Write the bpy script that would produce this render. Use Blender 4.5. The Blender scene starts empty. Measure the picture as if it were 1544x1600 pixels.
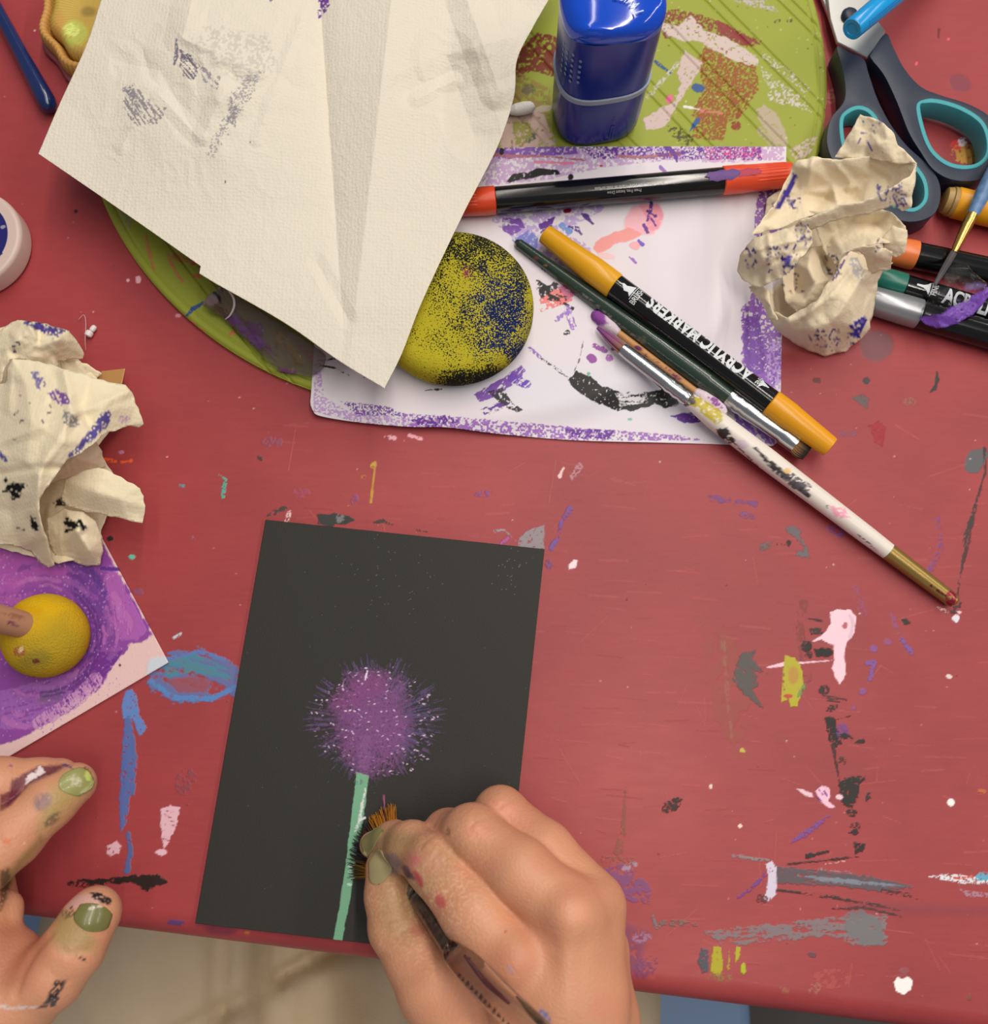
import bpy, bmesh, math, random
import numpy as np
from mathutils import Vector, Matrix, geometry
random.seed(7)
# ------------------------------------------------------------------ camera, light, exposure
T = 0.74                      # height of the table top
TILT, DIST, FPX = math.radians(13.0), 0.41, 1500.0
sc = bpy.context.scene
COL = sc.collection
cam = bpy.data.cameras.new('camera'); camo = bpy.data.objects.new('camera', cam); COL.objects.link(camo)
camo.location = (0, -DIST * math.sin(TILT), T + DIST * math.cos(TILT)); camo.rotation_euler = (TILT, 0, 0)
cam.sensor_fit = 'VERTICAL'; cam.sensor_height = 36; cam.lens = FPX / 1600 * 36; cam.clip_start = 0.01
cam.dof.use_dof = True; cam.dof.focus_distance = 0.395; cam.dof.aperture_fstop = 12
sc.camera = camo
sc.view_settings.view_transform = 'Standard'; sc.view_settings.look = 'None'
sc.view_settings.exposure = 0.20; sc.view_settings.gamma = 1
w = bpy.data.worlds.new('room_light'); sc.world = w; w.use_nodes = True
w.node_tree.nodes['Background'].inputs[0].default_value = (0.90, 0.93, 1.0, 1)
w.node_tree.nodes['Background'].inputs[1].default_value = 0.20

def area(name, loc, sx, sy, power, col, target=(0, 0, T)):
    l = bpy.data.lights.new(name, 'AREA'); l.shape = 'RECTANGLE'; l.size = sx; l.size_y = sy
    l.energy = power; l.color = col
    o = bpy.data.objects.new(name, l); COL.objects.link(o); o.location = loc
    d = Vector(target) - Vector(loc); o.rotation_euler = d.to_track_quat('-Z', 'Y').to_euler()
    return o
def tube_light(name, x, y0, length, z, power):
    l = bpy.data.lights.new(name, 'AREA'); l.shape = 'RECTANGLE'; l.size = 0.05; l.size_y = length
    l.energy = power; l.color = (1.0, 0.93, 0.84)
    o = bpy.data.objects.new(name, l); COL.objects.link(o); o.location = (x, y0, z)
    return o
tube_light('ceiling_tube', 0.46, 0.95, 3.0, T + 1.75, 26)
tube_light('ceiling_tube', 0.00, 1.00, 3.0, T + 1.75, 9)
tube_light('ceiling_tube', 1.75, 0.60, 2.4, T + 1.75, 20)

# ------------------------------------------------------------------ photo pixel <-> place
CA, SA = math.cos(TILT), math.sin(TILT)
def P(x, y, h=0.0):
    """point whose height above the table is h millimetres, seen at photo pixel x, y"""
    dx, dy = (x - 772) / FPX, (800 - y) / FPX
    d = Vector((dx, dy * CA + SA, dy * SA - CA))
    c = camo.location
    t = (T + h / 1000.0 - c.z) / d.z
    return Vector((c.x + d.x * t, c.y + d.y * t, T + h / 1000.0))
def Pa(px, py, h):
    px, py, h = np.broadcast_arrays(np.asarray(px, float), np.asarray(py, float), np.asarray(h, float))
    dx, dy = (px - 772) / FPX, (800 - py) / FPX
    Dy, Dz = dy * CA + SA, dy * SA - CA
    c = camo.location
    t = (T + h / 1000.0 - c.z) / Dz
    return np.stack([c.x + dx * t, c.y + Dy * t, T + h / 1000.0], -1)
def pix(v):
    v = np.asarray(v, float); c = camo.location
    X, Y, Z = v[:, 0] - c.x, v[:, 1] - c.y, v[:, 2] - c.z
    yc = Y * CA + Z * SA; zc = -Y * SA + Z * CA
    return np.stack([772 + FPX * X / -zc, 800 - FPX * yc / -zc], -1)

# ------------------------------------------------------------------ numpy noise
def _hash(ix, iy, iz, seed):
    n = (ix * 374761393 + iy * 668265263 + iz * 2147483647 + seed * 1274126177) & 0xFFFFFFFF
    n = ((n ^ (n >> 13)) * 1274126177) & 0xFFFFFFFF
    n = ((n ^ (n >> 16)) * 2246822519) & 0xFFFFFFFF
    return ((n ^ (n >> 15)) & 0xFFFFFF) / float(0xFFFFFF)
def noise(x, y, z=None, seed=0):
    x = np.asarray(x, float); y = np.asarray(y, float)
    xi = np.floor(x).astype(np.int64); yi = np.floor(y).astype(np.int64)
    xf = x - xi; yf = y - yi; xf = xf * xf * (3 - 2 * xf); yf = yf * yf * (3 - 2 * yf)
    def pl(zi):
        a = _hash(xi, yi, zi, seed); b = _hash(xi + 1, yi, zi, seed)
        c = _hash(xi, yi + 1, zi, seed); d = _hash(xi + 1, yi + 1, zi, seed)
        return (a * (1 - xf) + b * xf) * (1 - yf) + (c * (1 - xf) + d * xf) * yf
    if z is None: return pl(0)
    z = np.asarray(z, float); zi = np.floor(z).astype(np.int64); zf = z - zi; zf = zf * zf * (3 - 2 * zf)
    return pl(zi) * (1 - zf) + pl(zi + 1) * zf
def fbm(x, y, o=3, seed=0):
    s = 0; a = 0.5; t = 0
    for k in range(o):
        s = s + a * noise(x * 2 ** k + 17.3 * k, y * 2 ** k - 9.1 * k, seed=seed + k); t += a; a *= 0.5
    return s / t
def ridge(x, y, o=3, seed=0):
    s = 0; a = 0.5; t = 0
    for k in range(o):
        s = s + a * (1 - np.abs(2 * noise(x * 2 ** k + 31.7 * k, y * 2 ** k + 5.9 * k, seed=seed + k) - 1)); t += a; a *= 0.5
    return s / t

# ------------------------------------------------------------------ colour and paint
def lin(c):
    c = np.asarray(c, float) / 255.0
    return np.where(c <= 0.04045, c / 12.92, ((c + 0.055) / 1.055) ** 2.4)
def L4(c): return tuple(float(v) for v in lin(c)) + (1.0,)
def sd_poly(p, pts):
    pts = np.asarray(pts, float); d = np.full(len(p), 1e9); s = np.zeros(len(p), bool)
    n = len(pts)
    for i in range(n):
        a, b = pts[i], pts[(i + 1) % n]; e = b - a; w_ = p - a
        t = np.clip((w_ @ e) / max(e @ e, 1e-9), 0, 1)
        q = w_ - t[:, None] * e; d = np.minimum(d, (q * q).sum(1))
        c1 = (a[1] <= p[:, 1]) & (b[1] > p[:, 1]); c2 = (b[1] <= p[:, 1]) & (a[1] > p[:, 1])
        cr = e[0] * w_[:, 1] - e[1] * w_[:, 0]
        s ^= (c1 & (cr > 0)) | (c2 & (cr < 0))
    return np.sqrt(d) * np.where(s, -1, 1)
def sd_line(p, pts, ws):
    pts = np.asarray(pts, float); d = np.full(len(p), 1e9)
    for i in range(len(pts) - 1):
        a, b = pts[i], pts[i + 1]; e = b - a; w_ = p - a
        t = np.clip((w_ @ e) / max(e @ e, 1e-9), 0, 1)
        q = w_ - t[:, None] * e
        d = np.minimum(d, np.sqrt((q * q).sum(1)) - (ws[i] * (1 - t) + ws[i + 1] * t) / 2)
    return d
def ST(kind, pts, col, w=4, soft=1.0, edge=2.0, dry=0.0, ns=3.0, ang=None, a=1.0, st=7.0):
    return (kind, pts, col, w, soft, edge, dry, ns, ang, a, st)
def poly(pts, col, **k): return ST('p', pts, col, **k)
def line(pts, col, w=4, **k): return ST('l', pts, col, w=w, **k)
def ell(x, y, rx, ry, rot, col, **k):
    r = math.radians(rot); c, s = math.cos(r), math.sin(r)
    pts = [(x + rx * math.cos(t) * c - ry * math.sin(t) * s, y + rx * math.cos(t) * s + ry * math.sin(t) * c) for t in [i * math.pi / 6 for i in range(12)]]
    return ST('p', pts, col, **k)
def paint(px, col, alpha, strokes, seed=3):
    """lays strokes of paint over per-vertex colours"""
    for i, (kind, pts, c, w_, soft, edge, dry, ns, ang, a, st) in enumerate(strokes):
        q = np.asarray(pts, float)
        wm = max(w_) if isinstance(w_, (list, tuple)) else w_
        pad = (wm if kind == 'l' else 0) + soft + edge + 2
        lo = q.min(0) - pad; hi = q.max(0) + pad
        m = np.nonzero((px[:, 0] > lo[0]) & (px[:, 0] < hi[0]) & (px[:, 1] > lo[1]) & (px[:, 1] < hi[1]))[0]
        if not len(m): continue
        p = px[m]
        if kind == 'l':
            ws = list(w_) if isinstance(w_, (list, tuple)) else [w_] * len(q)
            d = sd_line(p, q, ws)
        else: d = sd_poly(p, q)
        X, Y = p[:, 0], p[:, 1]
        if edge: d = d + (fbm(X / 6, Y / 6, 3, seed + i) - 0.5) * 2 * edge
        f = np.clip(0.5 - d / max(soft, 0.2), 0, 1)
        if dry:
            if ang is not None:
                r = math.radians(ang); u = X * math.cos(r) + Y * math.sin(r); v = -X * math.sin(r) + Y * math.cos(r)
                n = 0.6 * fbm(u / ns / st, v / ns, 2, seed + i + 50) + 0.4 * fbm(X / ns, Y / ns, 2, seed + i + 90)
            else: n = fbm(X / ns, Y / ns, 2, seed + i + 50)
            f = f * np.clip((n - (0.2 + 0.6 * dry)) * 9 + 0.5, 0, 1)
        f = f * a
        cl = lin(c)
        col[m] = col[m] * (1 - f[:, None]) + cl * f[:, None]
        alpha[m] = np.maximum(alpha[m] * (1 - f), f)

# ------------------------------------------------------------------ materials
def mat(name, rgb=(200, 200, 200), rough=0.5, metal=0.0, bump=None, bumps=0.0, attr=False, spec=0.5, trans=0.0, ior=1.45, coat=0.0,
        var=None, emit=None, sss=0.0, alpha_rough=None, streak=None, dots=None, cells=None):
    m = bpy.data.materials.new(name); m.use_nodes = True
    nt = m.node_tree; b = nt.nodes['Principled BSDF']; N = nt.nodes.new; K = nt.links.new
    b.inputs['Base Color'].default_value = L4(rgb); b.inputs['Roughness'].default_value = rough
    b.inputs['Metallic'].default_value = metal; b.inputs['Specular IOR Level'].default_value = spec
    b.inputs['Transmission Weight'].default_value = trans; b.inputs['IOR'].default_value = ior
    b.inputs['Coat Weight'].default_value = coat
    if sss:
        b.inputs['Subsurface Weight'].default_value = sss; b.inputs['Subsurface Scale'].default_value = 0.004
        b.inputs['Subsurface Radius'].default_value = (1.0, 0.35, 0.2)
    tc = N('ShaderNodeTexCoord')
    src = None
    if attr:
        at = N('ShaderNodeAttribute'); at.attribute_name = 'Col'; src = at.outputs['Color']
        if alpha_rough is not None:
            mr = N('ShaderNodeMapRange'); mr.inputs['To Min'].default_value = rough; mr.inputs['To Max'].default_value = alpha_rough
            K(at.outputs['Alpha'], mr.inputs['Value']); K(mr.outputs[0], b.inputs['Roughness'])
    if var:   # (rgb2, scale, amount)
        nz = N('ShaderNodeTexNoise'); nz.inputs['Scale'].default_value = var[1]; nz.inputs['Detail'].default_value = 6
        K(tc.outputs['Object'], nz.inputs['Vector'])
        mp = N('ShaderNodeMapRange'); mp.inputs['From Min'].default_value = 0.38; mp.inputs['From Max'].default_value = 0.62
        mp.inputs['To Max'].default_value = var[2]; K(nz.outputs['Fac'], mp.inputs['Value'])
        mx = N('ShaderNodeMix'); mx.data_type = 'RGBA'
        K(mp.outputs[0], mx.inputs[0])
        if src: K(src, mx.inputs[6])
        else: mx.inputs[6].default_value = L4(rgb)
        mx.inputs[7].default_value = L4(var[0]); src = mx.outputs[2]
    if src: K(src, b.inputs['Base Color'])
    if dots or cells:
        vo = N('ShaderNodeTexVoronoi'); sc_, ds_ = dots or cells; vo.inputs['Scale'].default_value = sc_; vo.inputs['Randomness'].default_value = 0.5 if dots else 1.0
        K(tc.outputs['Object'], vo.inputs['Vector']); bpv = N('ShaderNodeBump'); bpv.inputs['Distance'].default_value = ds_; bpv.inputs['Strength'].default_value = 1
        K(vo.outputs['Distance'], bpv.inputs['Height']); K(bpv.outputs[0], b.inputs['Normal'])
    if bump:  # (scale, distance, detail)
        nz = N('ShaderNodeTexNoise'); nz.inputs['Scale'].default_value = bump[0]; nz.inputs['Detail'].default_value = bump[2]
        K(tc.outputs['Object'], nz.inputs['Vector'])
        bp = N('ShaderNodeBump'); bp.inputs['Distance'].default_value = bump[1]; bp.inputs['Strength'].default_value = 1
        K(nz.outputs['Fac'], bp.inputs['Height'])
        if dots or cells: K(bpv.outputs[0], bp.inputs['Normal'])
        if attr and alpha_rough is not None:
            bp2 = N('ShaderNodeBump'); bp2.inputs['Distance'].default_value = 0.00015
            K(at.outputs['Alpha'], bp2.inputs['Height']); K(bp.outputs[0], bp2.inputs['Normal']); K(bp2.outputs[0], b.inputs['Normal'])
        else: K(bp.outputs[0], b.inputs['Normal'])
    return m

# ------------------------------------------------------------------ object helpers
def link(name, me, m=None, parent=None, smooth=True):
    o = bpy.data.objects.new(name, me); COL.objects.link(o)
    if m: me.materials.append(m)
    if smooth and len(me.polygons): me.polygons.foreach_set('use_smooth', [True] * len(me.polygons))
    if parent:
        o.parent = parent; o.matrix_parent_inverse = Matrix.Translation(parent.location).inverted()
    return o
def tag(o, label=None, cat=None, group=None, kind=None):
    if label: o['label'] = label
    if cat: o['category'] = cat
    if group: o['group'] = group
    if kind: o['kind'] = kind
    return o
def thing(name, label, cat, loc, group=None):
    o = bpy.data.objects.new(name, None); COL.objects.link(o); o.location = loc
    o.empty_display_size = 0.02
    return tag(o, label, cat, group)
def npmesh(name, V, F, col=None, alpha=None):
    V = np.asarray(V, np.float32); F = np.asarray(F, np.int32)
    me = bpy.data.meshes.new(name); k = F.shape[1]
    me.vertices.add(len(V)); me.vertices.foreach_set('co', V.ravel())
    me.loops.add(F.size); me.loops.foreach_set('vertex_index', F.ravel())
    me.polygons.add(len(F)); me.polygons.foreach_set('loop_start', np.arange(0, F.size, k, dtype=np.int32))
    me.update(calc_edges=True); me.validate()
    if col is not None: setcol(me, col, alpha)
    return me
def setcol(me, col, alpha=None):
    a = me.color_attributes.new('Col', 'FLOAT_COLOR', 'POINT')
    c = np.ones((len(col), 4), np.float32); c[:, :3] = col; c[:, 3] = 0 if alpha is None else alpha
    a.data.foreach_set('color', c.ravel())
def verts(me):
    v = np.empty(len(me.vertices) * 3, np.float32); me.vertices.foreach_get('co', v); return v.reshape(-1, 3).astype(float)
def gridfaces(nu, nv):
    i = np.arange(nu * nv).reshape(nu, nv)
    return np.stack([i[:-1, :-1], i[1:, :-1], i[1:, 1:], i[:-1, 1:]], -1).reshape(-1, 4)
def paintmesh(me, base, strokes, post=None):
    v = verts(me); px = pix(v); col = np.tile(lin(base), (len(v), 1)); al = np.zeros(len(v))
    if post: post(v, px, col)
    paint(px, col, al, strokes); setcol(me, col, al)
def frame_from(d, up=(0, 0, 1)):
    d = Vector(d).normalized(); u = Vector(up); s = d.cross(u)
    if s.length < 1e-5: s = d.cross(Vector((0, 1, 0)))
    s.normalize(); u = s.cross(d).normalized()
    return d, s, u
def lathe(name, a, b, prof, m, parent=None, seg=32, flat=1.0, cap=True, up=(0, 0, 1)):
    """prof: (t along a->b in 0..1, radius m)"""
    a = Vector(a); b = Vector(b); d, s, u = frame_from(b - a, up); Lh = (b - a).length
    V = []; F = []
    for t, r in prof:
        c = a + d * (t * Lh)
        for k in range(seg):
            th = 2 * math.pi * k / seg
            V.append(c + s * (r * math.cos(th)) + u * (r * flat * math.sin(th)))
    n = len(prof)
    for i in range(n - 1):
        for k in range(seg):
            k2 = (k + 1) % seg
            F.append((i * seg + k, i * seg + k2, (i + 1) * seg + k2, (i + 1) * seg + k))
    me = bpy.data.meshes.new(name)
    if cap: F.append(tuple(reversed(range(seg)))); F.append(tuple((n - 1) * seg + k for k in range(seg)))
    me.from_pydata([tuple(v) for v in V], [], F)
    bm = bmesh.new(); bm.from_mesh(me); bmesh.ops.recalc_face_normals(bm, faces=bm.faces); bm.to_mesh(me); bm.free()
    o = link(name, me, m, parent)
    sharp(o, 40)
    return o
def sharp(o, deg=35):
    me = o.data; bm = bmesh.new(); bm.from_mesh(me)
    for e in bm.edges:
        e.smooth = not (len(e.link_faces) == 2 and e.calc_face_angle(0) > math.radians(deg))
    bm.to_mesh(me); bm.free()
def prism(name, pts, m, parent=None, bevel=0.0, segs=2, holes=()):
    """pts: list of world bottom points with z0,z1 -> (x,y) outline, z0, z1 ; pts=(outline, z0, z1)"""
    out, z0, z1 = pts
    bm = bmesh.new()
    loops = [out] + list(holes)
    vs = []; edges = []; k = 0
    for lp in loops:
        n = len(lp)
        for p in lp: vs.append(Vector((p[0], p[1])))
        edges += [(k + i, k + (i + 1) % n) for i in range(n)]; k += n
    r = geometry.delaunay_2d_cdt(vs, edges, [], 2 if holes else 1, 1e-7)
    ov, oe, of = r[0], r[1], r[2]
    if holes:
        keep = []
        arr = [np.array([(p[0], p[1]) for p in h]) for h in holes]
        for f in of:
            c = np.array([[sum(ov[i].x for i in f) / len(f), sum(ov[i].y for i in f) / len(f)]])
            if sd_poly(c, np.array([(p[0], p[1]) for p in out]))[0] > 0: continue
            if any(sd_poly(c, h)[0] < 0 for h in arr): continue
            keep.append(f)
        of = keep
    bv = [bm.verts.new((v.x, v.y, z0)) for v in ov]
    fs = [bm.faces.new([bv[i] for i in f]) for f in of]
    bmesh.ops.recalc_face_normals(bm, faces=bm.faces)
    ret = bmesh.ops.extrude_face_region(bm, geom=bm.faces[:])
    tv = [g for g in ret['geom'] if isinstance(g, bmesh.types.BMVert)]
    for v in tv: v.co.z = z1
    bmesh.ops.recalc_face_normals(bm, faces=bm.faces)
    for v in list(bm.verts):
        if not v.link_faces: bm.verts.remove(v)
    if bevel:
        es = [e for e in bm.edges if len(e.link_faces) == 2 and e.calc_face_angle(0) > 0.9 and abs(e.verts[0].co.z - e.verts[1].co.z) < 1e-6]
        bmesh.ops.bevel(bm, geom=es, offset=bevel, segments=segs, profile=0.5, affect='EDGES', clamp_overlap=True)
    me = bpy.data.meshes.new(name); bm.to_mesh(me); bm.free()
    o = link(name, me, m, parent); sharp(o, 32)
    return o
def smooth_loop(pts, n=6):
    """closed Catmull-Rom"""
    out = []; N = len(pts)
    for i in range(N):
        p0, p1, p2, p3 = (np.array(pts[(i + k - 1) % N], float) for k in range(4))
        for j in range(n):
            t = j / n
            out.append(0.5 * (2 * p1 + (p2 - p0) * t + (2 * p0 - 5 * p1 + 4 * p2 - p3) * t * t + (3 * p1 - p0 - 3 * p2 + p3) * t ** 3))
    return out
def polyline(pts, n):
    """resample open polyline with Catmull-Rom to n points"""
    q = [np.array(p, float) for p in pts]; q = [2 * q[0] - q[1]] + q + [2 * q[-1] - q[-2]]
    dense = []
    for i in range(1, len(q) - 2):
        p0, p1, p2, p3 = q[i - 1:i + 3]
        for j in range(16):
            t = j / 16
            dense.append(0.5 * (2 * p1 + (p2 - p0) * t + (2 * p0 - 5 * p1 + 4 * p2 - p3) * t * t + (3 * p1 - p0 - 3 * p2 + p3) * t ** 3))
    dense.append(q[-2]); dense = np.array(dense)
    s = np.concatenate([[0], np.cumsum(np.linalg.norm(np.diff(dense, axis=0), axis=1))])
    u = np.linspace(0, s[-1], n)
    return np.stack([np.interp(u, s, dense[:, k]) for k in range(dense.shape[1])], -1)
def tubepath(name, pts, radii, m, parent=None, seg=12, n=None):
    n = n or len(pts) * 6
    q = polyline([tuple(p) + (r,) for p, r in zip([tuple(p) for p in pts], radii)], n)
    V = []; F = []
    for i in range(n):
        t = Vector(q[min(i + 1, n - 1)][:3] - q[max(i - 1, 0)][:3]); d, s, u = frame_from(t)
        for k in range(seg):
            th = 2 * math.pi * k / seg; V.append(Vector(q[i][:3]) + (s * math.cos(th) + u * math.sin(th)) * q[i][3])
    for i in range(n - 1):
        for k in range(seg):
            k2 = (k + 1) % seg; F.append((i * seg + k, i * seg + k2, (i + 1) * seg + k2, (i + 1) * seg + k))
    F.append(tuple(reversed(range(seg)))); F.append(tuple((n - 1) * seg + k for k in range(seg)))
    me = bpy.data.meshes.new(name); me.from_pydata([tuple(v) for v in V], [], F)
    bm = bmesh.new(); bm.from_mesh(me); bmesh.ops.recalc_face_normals(bm, faces=bm.faces); bm.to_mesh(me); bm.free()
    return link(name, me, m, parent)
def coons(L, B, R, Tp, nu, nv):
    """L,R: v direction curves; B,Tp: u direction curves (px,py,...) -> grid (nu,nv,k)"""
    l, r = polyline(L, nv), polyline(R, nv); b, t = polyline(B, nu), polyline(Tp, nu)
    u = np.linspace(0, 1, nu)[:, None, None]; v = np.linspace(0, 1, nv)[None, :, None]
    return ((1 - u) * l[None] + u * r[None] + (1 - v) * b[:, None] + v * t[:, None]
            - ((1 - u) * (1 - v) * b[0] + u * (1 - v) * b[-1] + (1 - u) * v * t[0] + u * v * t[-1]))
def text_geo(s, height, bold=0.0, sx=1.0, align='LEFT'):
    cu = bpy.data.curves.new('lettering', 'FONT'); cu.body = s; cu.size = 1.0; cu.offset = bold; cu.resolution_u = 3; cu.align_x = align
    o = bpy.data.objects.new('lettering', cu); COL.objects.link(o)
    bpy.context.view_layer.update()
    me = bpy.data.meshes.new_from_object(o.evaluated_get(bpy.context.evaluated_depsgraph_get()))
    bpy.data.objects.remove(o); bpy.data.curves.remove(cu)
    bm = bmesh.new(); bm.from_mesh(me); bpy.data.meshes.remove(me)
    k = height / 0.7
    for v in bm.verts: v.co.x *= k * sx; v.co.y *= k
    return bm
def text_on_cyl(name, s, a, b, pos, height, rad, m, parent, theta=0.0, bold=0.0, sx=1.0, along=True, flip=False, out=0.00006):
    """lettering wrapped on a cylinder a->b; pos = distance from a in metres; theta = angle from top"""
    a = Vector(a); b = Vector(b); d, sd, u = frame_from(b - a)
    bm = text_geo(s, height, bold, sx)
    ymin = min(v.co.y for v in bm.verts); ymax = max(v.co.y for v in bm.verts); xm = (min(v.co.x for v in bm.verts) + max(v.co.x for v in bm.verts)) / 2
    yc = (ymin + ymax) / 2
    for v in bm.verts: v.co.y -= yc
    if not along:
        for v in bm.verts: v.co.x, v.co.y = -v.co.y, v.co.x - xm
    if flip:
        for v in bm.verts: v.co.x, v.co.y = -v.co.x, -v.co.y
    lo = min(v.co.y for v in bm.verts); hi = max(v.co.y for v in bm.verts)
    n = max(3, int((hi - lo) / 0.0006))
    for i in range(1, n):
        yy = lo + (hi - lo) * i / n
        bmesh.ops.bisect_plane(bm, geom=bm.verts[:] + bm.edges[:] + bm.faces[:], plane_co=(0, yy, 0), plane_no=(0, 1, 0))
    for v in bm.verts:
        th = theta + v.co.y / rad
        c = a + d * (pos + v.co.x)
        # +y of the text points to -s (left of the axis seen from above)
        v.co = c + u * ((rad + out) * math.cos(th)) - sd * ((rad + out) * math.sin(th))
    bmesh.ops.recalc_face_normals(bm, faces=bm.faces)
    me = bpy.data.meshes.new(name); bm.to_mesh(me); bm.free()
    o = link(name, me, m, parent, smooth=False)
    return o
def patch_on_cyl(name, shape, a, b, pos, rad, m, parent, theta=0.0, out=0.00006):
    """flat polygon (x along, y around, metres) wrapped on a cylinder"""
    a = Vector(a); b = Vector(b); d, sd, u = frame_from(b - a)
    bm = bmesh.new(); f = bm.faces.new([bm.verts.new((x, y, 0)) for x, y in shape]); bmesh.ops.triangulate(bm, faces=[f])
    lo = min(y for x, y in shape); hi = max(y for x, y in shape); n = max(2, int((hi - lo) / 0.0006))
    for i in range(1, n):
        bmesh.ops.bisect_plane(bm, geom=bm.verts[:] + bm.edges[:] + bm.faces[:], plane_co=(0, lo + (hi - lo) * i / n, 0), plane_no=(0, 1, 0))
    for v in bm.verts:
        th = theta + v.co.y / rad; c = a + d * (pos + v.co.x)
        v.co = c + u * ((rad + out) * math.cos(th)) - sd * ((rad + out) * math.sin(th))
    me = bpy.data.meshes.new(name); bm.to_mesh(me); bm.free()
    return link(name, me, m, parent, smooth=False)
def tin(name, layers, m, parent=None, base=(232, 220, 196), strokes=(), step=3.0, thick=0.00025, post=None):
    """crumpled paper: every layer = dict(o=outline[(px,py,h)], i=interior pts, a=crumple mm, s=scale px, e=extra crease edges)"""
    VV = []; FF = []; off = 0
    for li, Ly in enumerate(layers):
        o = Ly['o']; it = Ly.get('i', [])
        pts = [Vector((p[0], p[1])) for p in o + it]; hs = [p[2] for p in o + it]
        n = len(o); ed = [(i, (i + 1) % n) for i in range(n)] + [(n + a_, n + b_) for a_, b_ in Ly.get('e', [])]
        r = geometry.delaunay_2d_cdt(pts, ed, [], 1, 1e-4)
        hv = [hs[src[0]] if src else 0 for src in r[3]]
        tri = [f for f in r[2] if len(f) == 3]
        # dense outline and interior
        dens = []
        for i in range(n):
            p, q = np.array(o[i][:2], float), np.array(o[(i + 1) % n][:2], float)
            k = max(1, int(np.linalg.norm(q - p) / step))
            for j in range(k):
                s_ = p + (q - p) * j / k
                dens.append(s_)
        dens = np.array(dens)
        # ragged paper edge
        rag = Ly.get('rag', 1.5)
        dd = dens + np.stack([noise(dens[:, 0] / 9, dens[:, 1] / 9, seed=li) - .5, noise(dens[:, 0] / 9, dens[:, 1] / 9, seed=li + 9) - .5], -1) * 2 * rag
        lo, hi = dens.min(0), dens.max(0)
        gx, gy = np.meshgrid(np.arange(lo[0], hi[0], step), np.arange(lo[1], hi[1], step)); gy = gy + 0.0
        gx = gx + (np.arange(gx.shape[0])[:, None] % 2) * step / 2
        g = np.stack([gx.ravel(), gy.ravel()], -1); g = g[sd_poly(g, dd) < -step * 0.45]
        al = np.concatenate([dd, g]); nd = len(dd)
        rr = geometry.delaunay_2d_cdt([Vector(p) for p in al], [(i, (i + 1) % nd) for i in range(nd)], [], 1, 1e-4)
        q = np.array([(v.x, v.y) for v in rr[0]]); h = np.full(len(q), np.nan)
        A = np.array([(v.x, v.y) for v in r[0]]); hv = np.array(hv, float)
        best = np.full(len(q), -1e9)
        for t3 in tri:
            a, b, c = A[list(t3)]; det = (b[0] - a[0]) * (c[1] - a[1]) - (c[0] - a[0]) * (b[1] - a[1])
            if abs(det) < 1e-9: continue
            w1 = ((q[:, 0] - a[0]) * (c[1] - a[1]) - (c[0] - a[0]) * (q[:, 1] - a[1])) / det
            w2 = ((b[0] - a[0]) * (q[:, 1] - a[1]) - (q[:, 0] - a[0]) * (b[1] - a[1])) / det
            w0 = 1 - w1 - w2; mn = np.minimum(np.minimum(w0, w1), w2)
            ok = mn > best
            best[ok] = mn[ok]
            W = np.clip(np.stack([w0, w1, w2]), 0, 1); W /= W.sum(0)
            hh = W[0] * hv[t3[0]] + W[1] * hv[t3[1]] + W[2] * hv[t3[2]]
            h[ok] = hh[ok]
        F = np.array([f for f in rr[2] if len(f) == 3])
        # soften the folds a little
        nb = np.concatenate([F[:, [0, 1]], F[:, [1, 2]], F[:, [2, 0]]]); nb = np.concatenate([nb, nb[:, ::-1]])
        for _ in range(Ly.get('sm', 1)):
            acc = np.bincount(nb[:, 0], h[nb[:, 1]], len(h)); cnt = np.bincount(nb[:, 0], minlength=len(h))
            h = 0.5 * h + 0.5 * acc / np.maximum(cnt, 1)
        s_ = Ly.get('s', 28.0); a_ = Ly.get('a', 2.0)
        X, Y = q[:, 0] / s_, q[:, 1] / s_
        X2 = X + 0.6 * fbm(X * 1.3, Y * 1.3, 2, 5 + li); Y2 = Y + 0.6 * fbm(X * 1.3, Y * 1.3, 2, 8 + li)
        cr = np.abs(noise(X2, Y2, seed=21 + li) - noise(X2 + 7.7, Y2 - 3.1, seed=33 + li))
        h = h + a_ * (cr * 1.6 - 0.4) + a_ * 0.45 * (np.abs(noise(X2 * 2.7, Y2 * 2.7, seed=2 + li) - 0.5) * 2 - 0.5)
        for rp, rw, ra in Ly.get('r', []):
            h = h + ra * np.clip(1 - sd_line(q, rp, [0] * len(rp)) / rw, 0, 1) ** 1.3
        h = np.maximum(h, Ly.get('min', 0.4))
        VV.append(Pa(q[:, 0], q[:, 1], h)); FF.append(F + off); off += len(q)
    V = np.concatenate(VV); F = np.concatenate(FF)
    # orient faces up
    a, b, c = V[F[:, 0]], V[F[:, 1]], V[F[:, 2]]
    nz = (np.cross(b - a, c - a) * (np.array(camo.location) - a)).sum(1); F[nz < 0] = F[nz < 0][:, ::-1]
    me = npmesh(name, V, F); paintmesh(me, base, strokes, post)
    ob = link(name, me, m, parent)
    md = ob.modifiers.new('thickness', 'SOLIDIFY'); md.thickness = thick; md.offset = -1
    return ob
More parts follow.
